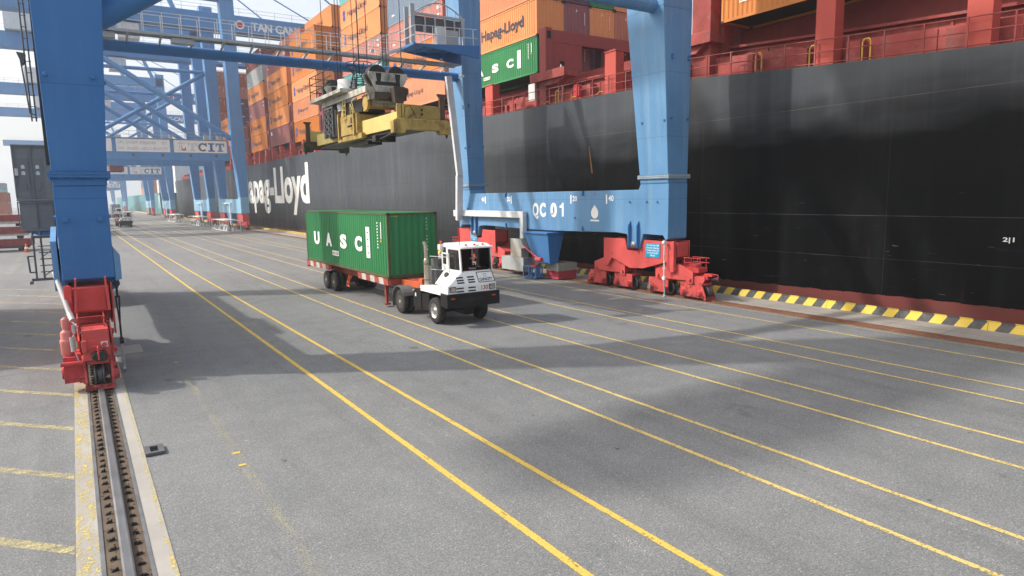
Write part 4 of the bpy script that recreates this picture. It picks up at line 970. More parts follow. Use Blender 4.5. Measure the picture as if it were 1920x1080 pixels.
b1 = 'bay beside the second crane leg'
stack(121.0, 13.65, 2.85, b1, ['orange:HL', 'orange:HL', 'maroon', 'orange:HL', 'grey', 'maroon'])
stack(121.0, 13.65, 2.85, b1, ['rust', 'maroon', 'rust', 'purple', 'slate', 'rust'], 1)
b0 = 'short bay behind the second crane'
stack(150.4, 13.6, 2.88, b0, ['maroon', 'orange:HL', 'orange:HL'])
b9 = 'aftmost bay of the ship'
stack(166, 13.6, 2.88, b9, ['maroon', 'rust', 'rust', 'rust:end', 'rust:end', 'rust:end', 'rust:end'])
stack(166, 13.6, 2.88, b9, ['rust', 'maroon', 'rust', 'purple', 'rust', 'rust', 'rust'], 1)
stack(166, 13.6, 2.88, b9, ['rust', 'rust', 'rust', 'purple:code', 'purple:code', 'rust', 'rust'], 2)
stack(166, 13.6, 2.88, b9, ['rust', 'rust', 'rust', 'rust', 'purple', 'purple', 'rust'], 3)
b7 = 'bay above the black hull'
stack(11.95, 13.62, 2.7, b7, ['orange', 'orange'])
stack(11.95, 13.62, 2.7, b7, ['rust', 'maroon'], 1)
stack(11.95, 13.62, 2.7, b7, ['maroon', 'rust'], 2)
# deckhouse of the ship far aft
b = B(); b.box(33, 179.5, 11.1, 58, 186, 34).box(31, 180, 34, 60, 185, 36.5); b.build('deckhouse', LGREY, ship)
# ================================================================== far teal ship
fs_ = thing('container_ship', 'distant teal hulled container ship moored beyond the farther cranes', 'ship', (29, 400, -3))
TEALH = paint('teal_hull', (.07, .24, .27), .5, .1, .2, .3)
b = B(); b.hexa([(31.0, 310, -4), (60, 310, -4), (60, 600, -4), (29, 600, -4)], [(29, 298, 8.3), (60, 298, 8.3), (60, 600, 8.3), (29, 600, 8.3)]); b.build('hull', TEALH, fs_)
B().box(29.3, 300, 8.3, 34, 306, 13.4).box(36, 304, 8.3, 56, 314, 24).build('deckhouse', LGREY, fs_)
b = B()
for k in range(3): b.tube((29.2, 300 + k, 7.6), (26.6, 272 + 4 * k, .3), .05, 5)
b.build('mooring_rope', MARK, fs_)
cols = ['rust', 'orange', 'pale', 'maroon', 'slate', 'grey', 'purple', 'pink']
for i, yy in enumerate((322, 336.6, 351.2, 365.8)):
    for k in range(5 - (i == 1)):
        c = random.choice(cols); container(29.2, yy, 8.5 + 2.88 * k, c, f'{NAMES[c]} container, {ORD[k]} tier of stack {["nearest", "second", "third", "farthest"][i]} to us on the distant teal ship', 'containers on the teal ship', H=2.85)
    for k in range(6 - (i == 2)):
        c = random.choice(cols); container(31.7, yy, 8.5 + 2.88 * k, c, f'{NAMES[c]} container, {ORD[k]} tier of inner {["nearest", "second", "third", "farthest"][i]} stack on the distant teal ship', 'containers on the teal ship', H=2.85)
# ================================================================== TRUCK
def wheel(parent, name, x, y, r, wd, sx, rim_mat, dual=False, n=28):
    """wheel with its outer face towards sx"""
    z = r
    def one(xc, nm):
        b = B(); h = wd / 2
        b.lathe((xc, y, z), 'x', [(-h, r * .58), (-h, r * .82), (-h * .86, r * .95), (-h * .55, r), (h * .55, r), (h * .86, r * .95), (h, r * .82), (h, r * .58)], n, 0, False)
        for k in (-.3, 0, .3): b.lathe((xc + k * h, y, z), 'x', [(-.008, r * 1.004), (.008, r * 1.004)], n)
        w = b.build(nm, RUBBER, parent)
        if dual: B().lathe((xc, y, z), 'x', [(sx * h * .76, r * .16), (sx * h * .95, r * .14), (sx * h * 1.0, r * .07), (sx * h * 1.0, .001)], 14).build('hub', GREY, w)
        b = B()
        d = sx * h
        b.lathe((xc, y, z), 'x', [(d * .55, r * .60), (d * 1.0, r * .585), (d * .9, r * .54), (d * .35, r * .50), (d * .25, r * .30), (d * .5, r * .26), (d * .95, r * .20), (d * 1.0, r * .12), (d * 1.0, 0.001)] if not dual else
                [(d * .9, r * .60), (d * 1.0, r * .56), (d * .1, r * .50), (-d * .5, r * .40), (-d * .6, r * .27), (d * .55, r * .24), (d * .6, r * .16), (d * .75, r * .14), (d * .75, .001)], n)
        for k in range(8):
            a = k * math.pi / 4
            b.lathe((xc + d * (.30 if not dual else -.1), y + r * .40 * math.cos(a), z + r * .40 * math.sin(a)), 'x', [(0, r * .045), (d * .12, r * .045)], 8, 1)
        b.build('rim', [rim_mat, BLACK if not dual else GREASE], w)
    one(x, name)
    if dual: one(x - sx * (wd + .05), name)
RIMD = paint('dusty_rim', (.075, .07, .062), .7, .3, 4)
def tractor(label, group):
    t = thing('terminal_tractor', label, 'terminal tractor', (12.55, 24.0, 0), group)
    # x: 11.45 (quay-left side) .. 13.72 ; front at y = 22
    b = B()
    b.box(11.45, 21.98, .76, 13.78, 22.28, 1.28).box(11.46, 22.28, .80, 11.60, 22.55, 1.28).box(13.62, 22.28, .80, 13.76, 22.55, 1.28)
    b.build('bumper', BLACK, t, bevel=.012)
    put = B(); put_text(put, 'CAPACITY', (12.05, 21.972, .97), (1, 0, 0), (0, 0, 1), .14, 1.0, 0, .02); put.build('bumper_lettering', paint('embossed_black', (.03, .03, .032), .35), t)
    B().box(11.62, 21.965, 1.10, 11.78, 21.98, 1.15).build('marker_lamp', AMBER, t); B().box(13.42, 21.965, 1.10, 13.58, 21.98, 1.15).build('marker_lamp', AMBER, t)
    b = B()                                               # lower front panel and sloped nose
    b.box(11.52, 22.06, 1.285, 13.68, 22.6, 1.60)
    b.hexa([(11.56, 22.07, 1.601), (13.66, 22.07, 1.601), (13.66, 23.2, 1.601), (11.56, 23.2, 1.601)], [(12.25, 22.34, 2.05), (13.64, 22.34, 2.05), (13.64, 23.7, 2.05), (12.25, 23.7, 2.05)])
    b.prism([(23.2, 1.602), (24.0, 1.602), (23.72, 2.04), (23.2, 2.04)], 'x', 12.25, 13.62)
    b.box(11.50, 22.61, 1.285, 12.2, 24.45, 1.42).box(11.50, 22.61, 1.20, 11.54, 24.40, 1.284)
    b.build('nose_panel', WHITE, t, bevel=.02)
    b = B()
    for x0, z0, w, yy in ((11.90, 1.34, .32, 22.052), (11.90, 1.46, .32, 22.052), (12.42, 1.34, .32, 22.052), (12.42, 1.46, .32, 22.052)): b.box(x0, yy, z0, x0 + w, yy + .01, z0 + .05)
    for z0 in (1.66, 1.75, 1.85):
        for x0 in (11.98, 12.46):
            yy = 22.07 + (z0 - 1.6) * .6 - .012; b.hexa([(x0, yy, z0), (x0 + .30, yy, z0), (x0 + .30, yy + .02, z0), (x0, yy + .02, z0)], [(x0, yy + .03, z0 + .05), (x0 + .30, yy + .03, z0 + .05), (x0 + .30, yy + .05, z0 + .05), (x0, yy + .05, z0 + .05)])
    b.build('grille_slot', BLACK, t)
    b = B()                                               # badge frame, badge lettering, fleet number
    N = Vector((0, -.858, .514)); U = Vector((0, .514, .858))
    base = Vector((12.90, 22.07 + .012 - .003, 1.62)) + N * .006
    def quad(b, x0, v0, x1, v1, off, m): b.add([base + Vector((x - 12.90, 0, 0)) + U * v + N * off for x, v in ((x0, v0), (x1, v0), (x1, v1), (x0, v1))], [(0, 1, 2, 3)], m)
    for q in ((12.93, .02, 13.62, .05), (12.93, .45, 13.62, .48), (12.90, .05, 12.935, .45), (13.615, .05, 13.65, .45), (12.905, .03, 12.945, .06), (13.605, .03, 13.645, .06), (12.905, .44, 12.945, .47), (13.605, .44, 13.645, .47)): quad(b, *q, .002, 0)
    put_text(b, 'CAPACITY', base + Vector((.08, 0, 0)) + U * .09 + N * .003, (1, 0, 0), U, .125, .58, 0, .03)
    ring = [(13.265 + .075 * math.cos(R(a)), .32 + .075 * math.sin(R(a))) for a in range(0, 360, 30)]; r2 = [(13.265 + .05 * math.cos(R(a)), .32 + .05 * math.sin(R(a))) for a in range(0, 360, 30)]
    P = lambda u, v: base + Vector((u - 12.90, 0, 0)) + U * v + N * .003
    b.add([P(*q) for q in ring] + [P(*q) for q in r2], [(i, (i + 1) % 12, 12 + (i + 1) % 12, 12 + i) for i in range(12)], 2)
    put_text(b, '130', (13.00, 22.052, 1.37), (1, 0, 0), (0, 0, 1), .17, .29, 1, .02)
    b.build('badge', [paint('badge_dark', (.04, .045, .06)), paint('number_red', (.42, .01, .012)), GREY], t)
    for x0 in (11.60, 13.34): B().box(x0, 22.035, 1.36, x0 + .27, 22.062, 1.56, 1).box(x0 + .025, 22.028, 1.385, x0 + .245, 22.036, 1.535, 0).build('headlight', [CHROME, BLACK], t)
    # cab shell: posts, roof, glass
    x0, x1, yf, yb, zb, zt = 12.28, 13.70, 22.34, 23.95, 2.03, 2.97
    b = B()
    fr = lambda z: yf + (z - zb) * .10
    for xa, xb in ((x0, x0 + .06), (x1 - .06, x1)): b.hexa([(xa, yf, zb), (xb, yf, zb), (xb, yf + .10, zb), (xa, yf + .10, zb)], [(xa, fr(zt), zt), (xb, fr(zt), zt), (xb, fr(zt) + .10, zt), (xa, fr(zt) + .10, zt)])
    for xa, xb in ((x0, x0 + .06), (x1 - .06, x1)):
        b.box(xa, 23.42, zb, xb, 23.56, zt); b.box(xa, 23.87, zb, xb, yb, zt)
        b.box(xa + .002, yf + .102, zb, xb - .002, 23.418, zb + .08); b.box(xa + .002, 23.562, zb, xb - .002, 23.868, zb + .25); b.box(xa + .002, fr(zt) + .102, zt - .07, xb - .002, 23.418, zt)
    b.box(x0 + .061, yb - .06, zb, x1 - .061, yb, zb + .35).box(x0 + .091, yf + .004, zb, x1 - .091, yf + .08, zb + .06)
    b.build('cab', WHITE, t, bevel=.015)
    b = B(); b.hexa([(x0 - .03, yf + .0, zt + .001), (x1 + .03, yf + .0, zt + .001), (x1 + .03, yb + .05, zt + .001), (x0 - .03, yb + .05, zt + .001)], [(x0 + .06, yf + .30, zt + .15), (x1 - .06, yf + .30, zt + .15), (x1 - .06, yb - .05, zt + .15), (x0 + .06, yb - .05, zt + .15)])
    b.hexa([(x0 - .02, yf - .06, zt - .01), (x1 + .02, yf - .06, zt - .01), (x1 + .02, yf + .03, zt - .01), (x0 - .02, yf + .03, zt - .01)], [(x0 - .02, yf - .02, zt + .06), (x1 + .02, yf - .02, zt + .06), (x1 + .02, yf + .05, zt + .06), (x0 - .02, yf + .05, zt + .06)])
    rf = b.build('cab_roof', WHITE, t, bevel=.02)
    for xx in (12.62, 13.0, 13.38): B().lathe((xx, yf + .2, zt + .10), 'z', [(0, .045), (.03, .045), (.05, .02)], 10).build('roof_lamp', AMBER, rf)
    B().lathe((12.25, 23.9, zt + .12), 'z', [(0, .05), (.1, .05), (.12, .03)], 10).build('beacon', AMBER, rf)
    b = B(); b.box(12.12, 23.75, zt - .12, 12.30, 23.98, zt + .10); b.build('beacon_box', LGREY, rf, bevel=.01)
    B().tube((12.32, 22.5, zt + .05), (12.32, 22.48, 3.55), .008, 5).build('aerial', BLACK, rf)
    b = B(); k = .012
    b.hexa([(x0 + .055, yf + .03, zb + .025), (x1 - .055, yf + .03, zb + .025), (x1 - .055, yf + .04, zb + .025), (x0 + .055, yf + .04, zb + .025)], [(x0 + .055, fr(zt) + .03, zt - .03), (x1 - .055, fr(zt) + .03, zt - .03), (x1 - .055, fr(zt) + .04, zt - .03), (x0 + .055, fr(zt) + .04, zt - .03)])
    b.build('windscreen', GLASST, t)
    b = B()
    for q in ((x0 + .05, zb + .03, x1 - .05, zb + .055), (x0 + .05, zt - .055, x1 - .05, zt - .03)):
        y_ = yf + (q[1] - zb) * .10 + .004; b.box(q[0], y_, q[1], q[2], y_ + .012, q[3])
    for xx in (x0 + .055, x1 - .08): b.beam((xx + .012, yf + .008, zb + .03), (xx + .012, fr(zt) + .006, zt - .03), .025, .012)
    b.beam((13.0, fr(zt) - .02, zt - .02), (13.02, yf - .0, zb + .45), .012, .012); b.beam((12.98, fr(zt) - .03, zt + .02), (13.1, fr(zt) - .07, zt + .12), .02, .02)
    b.build('window_seal', BLACK, t)
    for q in ((x0 + .02, yf + .14, zb + .10, x0 + .03, 23.40, zt - .08), (x1 - .03, yf + .14, zb + .10, x1 - .02, 23.40, zt - .08), (x0 + .02, 23.58, zb + .26, x0 + .03, 23.86, zt - .03)): B().box(*q).build('side_window', GLASS, t)
    b = B(); b.box(x0 + .10, 22.9, zb - .02, x1 - .10, 23.85, zb + .02).box(12.95, 23.2, zb + .02, 13.45, 23.65, zb + .15).box(12.95, 23.55, zb + .15, 13.45, 23.68, zt - .15).box(x0 + .12, yf + .12, zb + .02, x1 - .12, yf + .45, zb + .14)
    b.torus((13.2, 22.95, zb + .30), 'y', .17, .018, 16, 6); b.tube((13.2, 22.8, zb + .1), (13.2, 22.95, zb + .30), .03, 8)
    b.build('cab_interior', paint('cab_interior', (.075, .03, .028), .7, .2), t)
    B().box(12.7, yf + .09, zb + .10, 13.0, yf + .2, zb + .17).build('dash_paper', MARK, t)
    b = B(); b.lathe((12.9, yf + .12, zb + .60), 'y', [(0, .02), (.01, .02)], 8, 0)
    b.path([(12.72, yf + .10, zb + .56), (12.80, yf + .10, zb + .52), (12.95, yf + .10, zb + .53), (13.02, yf + .10, zb + .58)], .014, 5); b.build('dash_charm', WHITE, t)
    # steps, grab posts, mirrors
    b = B(); b.path([(12.16, 23.1, 1.42), (12.16, 23.1, 2.72), (12.16, 23.6, 2.74)], .03, 8); b.path([(12.16, 23.6, 2.74), (12.36, 23.75, 2.74)], .02, 6); b.path([(11.84, 24.15, 2.60), (12.16, 23.2, 2.60)], .012, 5)
    b.path([(11.9, 24.2, 2.06), (12.2, 23.5, 2.06)], .012, 5); b.path([(13.66, 22.5, 2.75), (13.86, 22.42, 2.7), (13.88, 22.42, 2.3), (13.66, 22.5, 2.25)], .012, 5)
    b.build('grab_rail', LGREY, t)
    b = B(); b.box(11.86, 23.86, 2.12, 12.06, 23.92, 2.52).lathe((13.90, 22.42, 2.42), 'y', [(-.03, .06), (.0, .11), (.03, .10)], 12).lathe((11.98, 22.98, 1.93), 'y', [(-.05, .05), (0, .12), (.06, .09)], 12)
    b.build('mirror', paint('mirror_back', (.12, .12, .12), .4), t, bevel=.008)
    b = B(); b.tube((11.82, 24.42, 1.42), (11.82, 24.42, 2.42), .105, 16); b.tube((11.82, 24.42, 2.42), (11.82, 24.42, 2.5), .105, 16, 0, .07); b.tube((11.82, 24.42, 2.5), (11.80, 24.42, 3.02), .07, 14); b.tube((11.80, 24.42, 3.02), (11.74, 24.46, 3.18), .07, 14, 0, .06)
    for zz in (1.6, 2.25): b.lathe((11.82, 24.42, zz), 'z', [(0, .112), (.04, .112)], 16, 1)
    b.build('exhaust_stack', [paint('exhaust_metal', (.50, .45, .37), .4, .18, 4, .4, scol=(.25, .18, .10), metal=.5), DGREY], t)
    for k, cc in enumerate(('hose_red', 'hose_blue')):
        pts = [(12.5 + .16 * k, 24.0 + .02 * i, 2.3 - .5 * math.sin(math.pi * i / 60) + .05 * math.cos(i * 1.2)) for i in range(0, 61, 2)]
        B().path(pts, .018, 5).build('air_hose', paint(cc, (.35, .04, .03) if k == 0 else (.03, .08, .3)), t)
    b = B(); b.box(12.05, 24.1, 1.1, 13.1, 24.7, 2.15).box(12.1, 24.2, 2.15, 12.5, 24.6, 2.45); b.build('engine_housing', DGREY, t, bevel=.03)
    # chassis
    b = B(); b.box(12.12, 22.3, .62, 12.30, 27.6, .92).box(13.0, 22.3, .62, 13.18, 27.6, .92)
    for yy in (23.0, 24.4, 25.6, 27.4): b.box(12.301, yy, .66, 12.999, yy + .12, .88)
    b.box(11.55, 24.45, .42, 12.05, 25.2, 1.15).box(13.2, 24.3, .42, 13.7, 25.3, 1.1).box(11.62, 24.45, 1.152, 12.11, 25.2, 1.20).box(11.56, 23.75, .45, 12.0, 24.4, 1.1)
    b.tube((11.9, 23.28, .5), (13.4, 23.28, .5), .09, 10).tube((11.9, 26.35, .52), (13.4, 26.35, .52), .12, 10).box(12.5, 22.5, .35, 12.9, 23.9, .66)
    b.box(11.552, 25.21, 1.08, 11.70, 25.26, 1.16, 1).box(11.53, 24.9, .9, 11.55, 25.0, 1.05, 1)
    b.build('chassis', [BLACK, MARK], t, bevel=.01)
    b = B(); b.prism([(25.7, 1.02), (27.0, 1.0), (27.1, 1.16), (26.4, 1.24), (25.75, 1.16)], 'x', 12.15, 13.15); b.build('fifth_wheel', GREASE, t, bevel=.02)
    for xa, xb in ((11.36, 12.0), (13.18, 13.82)):
        b = B(); pts = [(26.35 + .64 * math.cos(R(a)), .54 + .64 * math.sin(R(a))) for a in range(20, 156, 15)]
        o = [(26.35 + .67 * math.cos(R(a)), .54 + .67 * math.sin(R(a))) for a in range(20, 156, 15)]
        b.prism(pts + o[::-1], 'x', xa, xb); b.box(xa + .03, 27.05, .25, xb - .03, 27.07, .80)
        b.build('mudguard', paint('mudguard_grey', (.13, .13, .125), .7, .2), t)
    for sx, xf in ((-1, 11.66), (1, 13.56)): wheel(t, 'wheel', xf, 23.25, .52, .30, sx, CHROME)
    for sx, xf in ((-1, 11.55), (1, 13.62)): wheel(t, 'wheel', xf, 26.35, .52, .25, sx, RIMD, True)
    return t
tr = tractor('white terminal tractor number 130 pulling the green lettered container', 'terminal tractors')
tl = thing('container_chassis', 'red container trailer with red and white striped sides under the green container', 'trailer', (12.58, 33, 0), 'container trailers')
b = B()
for xa in (11.98, 13.02): b.prism([(25.6, 1.20), (27.2, 1.20), (28.2, .95), (39.5, .95), (39.5, 1.28), (27.3, 1.34), (25.6, 1.42)], 'x', xa, xa + .16)
for yy in (28.8, 30.2, 31.6, 33.0, 34.4, 36, 37.4): b.box(12.141, yy, 1.0, 13.019, yy + .10, 1.2)
b.box(12.141, 25.62, 1.22, 13.019, 27.2, 1.40)
b.build('frame', TRRED, tl, bevel=.01)
b = B(); b.box(11.34, 25.05, 1.42, 13.80, 25.5, 1.395 + .02).box(11.9, 25.3, 1.18, 13.2, 27.25, 1.37) if 0 else None
b.box(11.95, 25.35, 1.17, 13.2, 25.6, 1.43).prism([(25.35, 1.14), (27.2, 1.10), (27.2, 1.37), (25.35, 1.42)], 'x', 11.90, 11.975).prism([(25.35, 1.14), (27.2, 1.10), (27.2, 1.37), (25.35, 1.42)], 'x', 13.185, 13.26)
b.box(11.88, 25.0, 1.30, 12.1, 25.34, 1.58)
b.build('gooseneck', TRORANGE, tl, bevel=.012)
for xa in (11.36, 13.72):
    for y0, y1 in ((27.35, 31.1), (35.5, 39.45)):
        b = B(); z0 = 1.10
        n = int((y1 - y0) / .52)
        for i in range(n):
            ya = y0 + (y1 - y0) * i / n; yb = y0 + (y1 - y0) * (i + 1) / n
            b.prism([(ya, z0), (yb - .001, z0), (yb + .06, 1.385), (ya + .061, 1.385)], 'x', xa, xa + .06, i % 2)
        b.build('side_guard', [TRRED, TWHITE], tl)
b = B()
for yy in (27.3, 31.1, 35.4, 39.3): b.box(11.42, yy, 1.15, 11.98, yy + .18, 1.39).box(13.18, yy, 1.15, 13.74, yy + .18, 1.39)
b.box(11.36, 39.46, 1.0, 13.8, 39.62, 1.4); b.build('bolster', TRRED, tl, bevel=.008)
for xa in (11.62, 13.4):
    b = B(); b.box(xa, 28.3, .55, xa + .14, 28.46, 1.1).box(xa - .06, 28.24, .10, xa + .2, 28.52, .16).box(xa + .02, 28.32, .16, xa + .12, 28.44, .55)
    b.beam((xa + .07, 28.4, .95), (12.6, 28.4, .70), .06, .06)
    b.build('landing_leg', TRRED, tl)
b = B()
for d in (0, .22): b.path([(11.5, 32.6 + d, 1.08), (11.42, 32.7 + d, .55), (11.42, 32.55 + d, .5)], .03, 6)
b.path([(11.42, 32.6, .52), (11.42, 32.95, .52), (11.9, 33.4, 1.0)], .03, 6); b.path([(11.42, 32.7, .75), (11.42, 32.92, .75)], .03, 6); b.path([(11.5, 32.9, .6), (12.1, 33.9, .98)], .025, 6)
b.build('ladder_bracket', TRORANGE, tl)
B().box(12.0, 34.6, .50, 13.1, 37.1, .92).tube((11.7, 35.1, .5), (13.5, 35.1, .5), .1, 10).tube((11.7, 36.4, .5), (13.5, 36.4, .5), .1, 10).build('axle_frame', GREASE, tl)
for yy in (35.1, 36.4):
    for sx, xf in ((-1, 11.55), (1, 13.62)): wheel(tl, 'wheel', xf, yy, .50, .25, sx, RIMD, True)
tc = container(11.36, 27.25, 1.40, 'green', 'weathered green container with white letters riding on the red trailer', None, 'UASC', H=2.896, detail=2)
# ================================================================== SPREADER
CX, CY, CZ = 11.94, 30.69, 7.44
sp = thing('container_spreader', 'worn yellow container spreader with greasy white sheave block hanging from ropes', 'spreader', (CX, CY, CZ))
def T(x, y, z): return (CX + x, CY + y, CZ + z)
def bx(b, x0, y0, z0, x1, y1, z1, m=0): return b.box(CX + x0, CY + y0, CZ + z0, CX + x1, CY + y1, CZ + z1, m)
b = B()                                                  # centre frame
bx(b, -.85, -1.1, .45, -.70, 1.35, 1.35); bx(b, .70, -1.1, .45, .85, 1.35, 1.35)
bx(b, -.699, -1.1, .45, .699, -.95, 1.30); bx(b, -.699, 1.2, .45, .699, 1.35, 1.30); bx(b, -.80, -1.5, .20, .80, 1.7, .449)
bx(b, -.95, -.95, .35, -.851, -.80, 1.5); bx(b, -.95, 1.1, .35, -.851, 1.25, 1.5)
b.build('centre_frame', YELLOW, sp, bevel=.015)
b = B(); bx(b, -.98, 1.28, .5, -.93, 3.2, 1.75); bx(b, -.70, 1.36, .5, .70, 3.2, 1.5); b.build('machinery_pack', GREASE, sp, bevel=.03)
b = B()
for yy in (1.55, 2.15, 2.75): bx(b, -1.06, yy, .55, -1.0, yy + .07, 1.85)
for yy in (1.62, 2.22):
    for k in range(4): b.beam(T(-1.03, yy, .6 + .3 * k), T(-1.03, yy + .53, .9 + .3 * k), .04, .04); b.beam(T(-1.03, yy + .53, .6 + .3 * k), T(-1.03, yy, .9 + .3 * k), .04, .04)
bx(b, -1.06, 1.5, 1.85, -1.0, 2.85, 1.92); b.build('lattice_guard', DGREY, sp)
for sx in (-.62, .36):                                   # telescopic arms
    b = B(); bx(b, sx, -5.7, .34, sx + .26, -1.101, .98); b.build('telescopic_arm', YELLOWP, sp, bevel=.015)
    b = B(); bx(b, sx, 1.351, .34, sx + .26, 5.6, .92); b.build('telescopic_arm', YELLOWP, sp, bevel=.015)
b = B(); bx(b, -.5, -5.4, .20, .5, -1.2, .335); bx(b, -.5, 1.3, .18, .5, 5.4, .335); bx(b, -.75, -3.0, -.06, .2, -2.6, .2); bx(b, -.4, -1.2, -.05, .3, .9, .2); b.path([T(-.6, -4.8, .2), T(-.55, -3, .02), T(-.5, -1.2, .15)], .05, 6); b.build('under_frame', GREASE, sp, bevel=.02)
for s in (-1, 1):
    yb = 5.99 * s
    b = B(); m = 0
    x = 1.13
    b.prism([(CX - x - .12, CZ + .02), (CX - x + .35, CZ + .02), (CX - x + .42, CZ + .16), (CX + x - .42, CZ + .16), (CX + x - .35, CZ + .02), (CX + x + .12, CZ + .02), (CX + x + .14, CZ + .30), (CX + x, CZ + .58), (CX - x, CZ + .58), (CX - x - .14, CZ + .50)], 'y', CY + yb - .17, CY + yb + .17)
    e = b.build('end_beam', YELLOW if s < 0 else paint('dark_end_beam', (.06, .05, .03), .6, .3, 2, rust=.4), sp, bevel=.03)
    for sx in (-x, x): B().lathe(T(sx, yb, -.12), 'z', [(0, .02), (.06, .05), (.14, .05)], 8).build('twistlock', GREASE, e)
    b = B(); b.prism([(CX - 1.05, CZ + .60), (CX + .95, CZ + .60), (CX + .72, CZ + 1.12), (CX - 1.05, CZ + 1.16)], 'y', CY + yb + s * .02 - .03, CY + yb + s * .02 + .03)
    b.build('end_plate', YELLOW if s < 0 else YELLOWP, sp, bevel=.012)
    if s < 0:
        b = B(); y_ = CY + yb - .06
        b.path([(CX - .75, y_, CZ + .65), (CX - .70, y_, CZ + 1.05), (CX - .5, y_, CZ + 1.1), (CX - .3, y_, CZ + .8), (CX - .55, y_, CZ + .66)], .012, 5)
        b.path([(CX - .85, y_, CZ + .62), (CX - .86, y_, CZ + 1.12)], .012, 5)
        for zz in (.78, .95): b.lathe((CX + .02, y_, CZ + zz), 'y', [(0, .055), (.03, .055)], 10)
        b.build('hose', GREASE, sp)
    for sx in (-1, 1):
        if s * sx > 0 and s > 0 or (s < 0 and sx < 0): continue
        b = B(); X0 = (.95 if s < 0 else .98) * sx
        b.beam(T(X0, yb, .45), T(X0 * .98, yb, 1.55), .22, .12); b.prism([(CX + X0 - .14, CZ + 1.5), (CX + X0 + .14, CZ + 1.5), (CX + X0 + .22, CZ + 1.62), (CX + X0 - .22, CZ + 1.62)], 'y', CY + yb - .07, CY + yb + .07)
        b.lathe(T(X0 + .1 * sx, yb - .12, .42), 'y', [(0, .18), (.24, .18)], 12)
        b.build('corner_guide', paint('guide_rust', (.10, .06, .04), .8, .3, 2), sp, bevel=.01)
b = B()                                                  # cradle between spreader and head block
for yy in (-2.0, 1.0):
    for sx in (-.75, .75): b.beam(T(sx, yy, 1.3), T(sx * .8, yy - .05, 2.05), .14, .30)
b.tube(T(-.72, -2.1, 1.62), T(.72, -2.1, 1.62), .20, 14); b.lathe(T(-.80, -2.1, 1.66), 'x', [(0, .32), (.12, .32)], 16); b.lathe(T(.68, -2.1, 1.66), 'x', [(0, .32), (.12, .32)], 16)
b.build('yoke', YELLOW, sp, bevel=.02)
b = B(); b.hexa([T(-.02, -3.6, 1.5), T(.36, -3.6, 1.5), T(.36, -3.3, 1.5), T(-.02, -3.3, 1.5)], [T(-.10, -3.68, 2.2), T(.44, -3.68, 2.2), T(.44, -3.2, 2.2), T(-.10, -3.2, 2.2)])
b.lathe(T(.45, -3.45, 2.05), 'x', [(0, .16), (.16, .16)], 12); b.box(*T(-.75, -3.1, 1.72), *T(.75, -2.7, 2.0))
b.path([T(.12, -3.45, 1.5), T(-.1, -3.7, .9), T(-.4, -3.9, .3)], .06, 8); b.build('cable_tub', paint('dirty_brown', (.07, .055, .045), .7, .3, 2, rust=.3), sp, bevel=.02)
b = B()
for sx in (-.95, .80): bx(b, sx, -2.6, 2.05, sx + .15, 3.4, 2.32)
bx(b, -.799, -2.6, 1.75, .799, -2.4, 2.30); bx(b, -.799, 3.2, 1.9, .799, 3.4, 2.3); bx(b, -1.3, -.4, 2.33, -.5, 4.3, 2.50); bx(b, -.6, -2.5, 1.5, .6, -1.7, 2.0)
b.build('head_block', OFFW, sp, bevel=.015)
b = B(); bx(b, -.7, -3.0, 1.85, .7, -1.5, 2.04); bx(b, -.6, -2.9, 2.33, .55, -2.1, 2.5); bx(b, -.5, 2.6, 2.05, .6, 3.19, 2.5); bx(b, -.6, -1.2, 1.4, .5, 1.2, 2.0)
for xx in (-.5, -.1, .3): b.lathe(T(xx, -1.6, 2.2), 'z', [(0, .14), (.3, .14), (.34, .05)], 10)
b.build('winch_gear', GREASE, sp, bevel=.02)
for yc, h0 in ((-2.55, 2.38), (3.3, 2.62)):
    b = B()
    for sy in (-.34, .28): b.prism([(CX - .88, CZ + h0 + .50), (CX - .92, CZ + h0 + .36), (CX - .52, CZ + h0 - .36), (CX + .52, CZ + h0 - .36), (CX + .92, CZ + h0 + .36), (CX + .88, CZ + h0 + .50)], 'y', CY + yc + sy, CY + yc + sy + .06)
    bx(b, -.5, yc - .279, h0 - .36, .5, yc + .279, h0 - .28); bx(b, -.04, yc - .279, h0 - .279, .04, yc + .279, h0 + .45); bx(b, -.45, yc - .2, h0 - .75, .45, yc + .2, h0 - .361)
    o = b.build('sheave_block', OFFW, sp, bevel=.01)
    for xx in (-.44, .44):
        b = B()
        for yy in (-.22, .02): b.lathe(T(xx, yc + yy, h0 + .42), 'y', [(0, .37), (.02, .41), (.05, .41), (.08, .35), (.10, .35), (.13, .41), (.16, .41), (.18, .37)], 28)
        b.build('sheave', GREASE, o)
        B().lathe(T(xx, yc - .40, h0 + .36), 'y', [(0, .09), (.06, .09)], 12).prism([(CX + xx - .13, CZ + h0 + .46), (CX + xx + .13, CZ + h0 + .46), (CX + xx + .07, CZ + h0 - .05), (CX + xx - .07, CZ + h0 - .05)], 'y', CY + yc - .348, CY + yc - .342).build('wear_plate', GREASE, o)
b = B()
for zz, rr in ((3.3, .30), (3.1, .36), (2.9, .42), (2.7, .48), (3.78, .60), (3.52, .50)): b.torus(T(-.1, .25, zz), 'z', rr, .02, 28, 6)
for a in range(8): b.path([T(-.1 + .5 * math.cos(a * .785), .25 + .5 * math.sin(a * .785), 2.5), T(-.1 + .3 * math.cos(a * .785), .25 + .3 * math.sin(a * .785), 3.3), T(-.1 + .6 * math.cos(a * .785), .25 + .6 * math.sin(a * .785), 3.72)], .022, 5)
b.build('cable_basket', GREASE, sp)
b = B(); b.lathe(T(-.3, 1.55, 1.7), 'z', [(0, .45), (.55, .52), (.56, .42), (1.5, .40), (1.52, .3)], 20); b.build('cable_drum', LGREY, sp)
b = B()
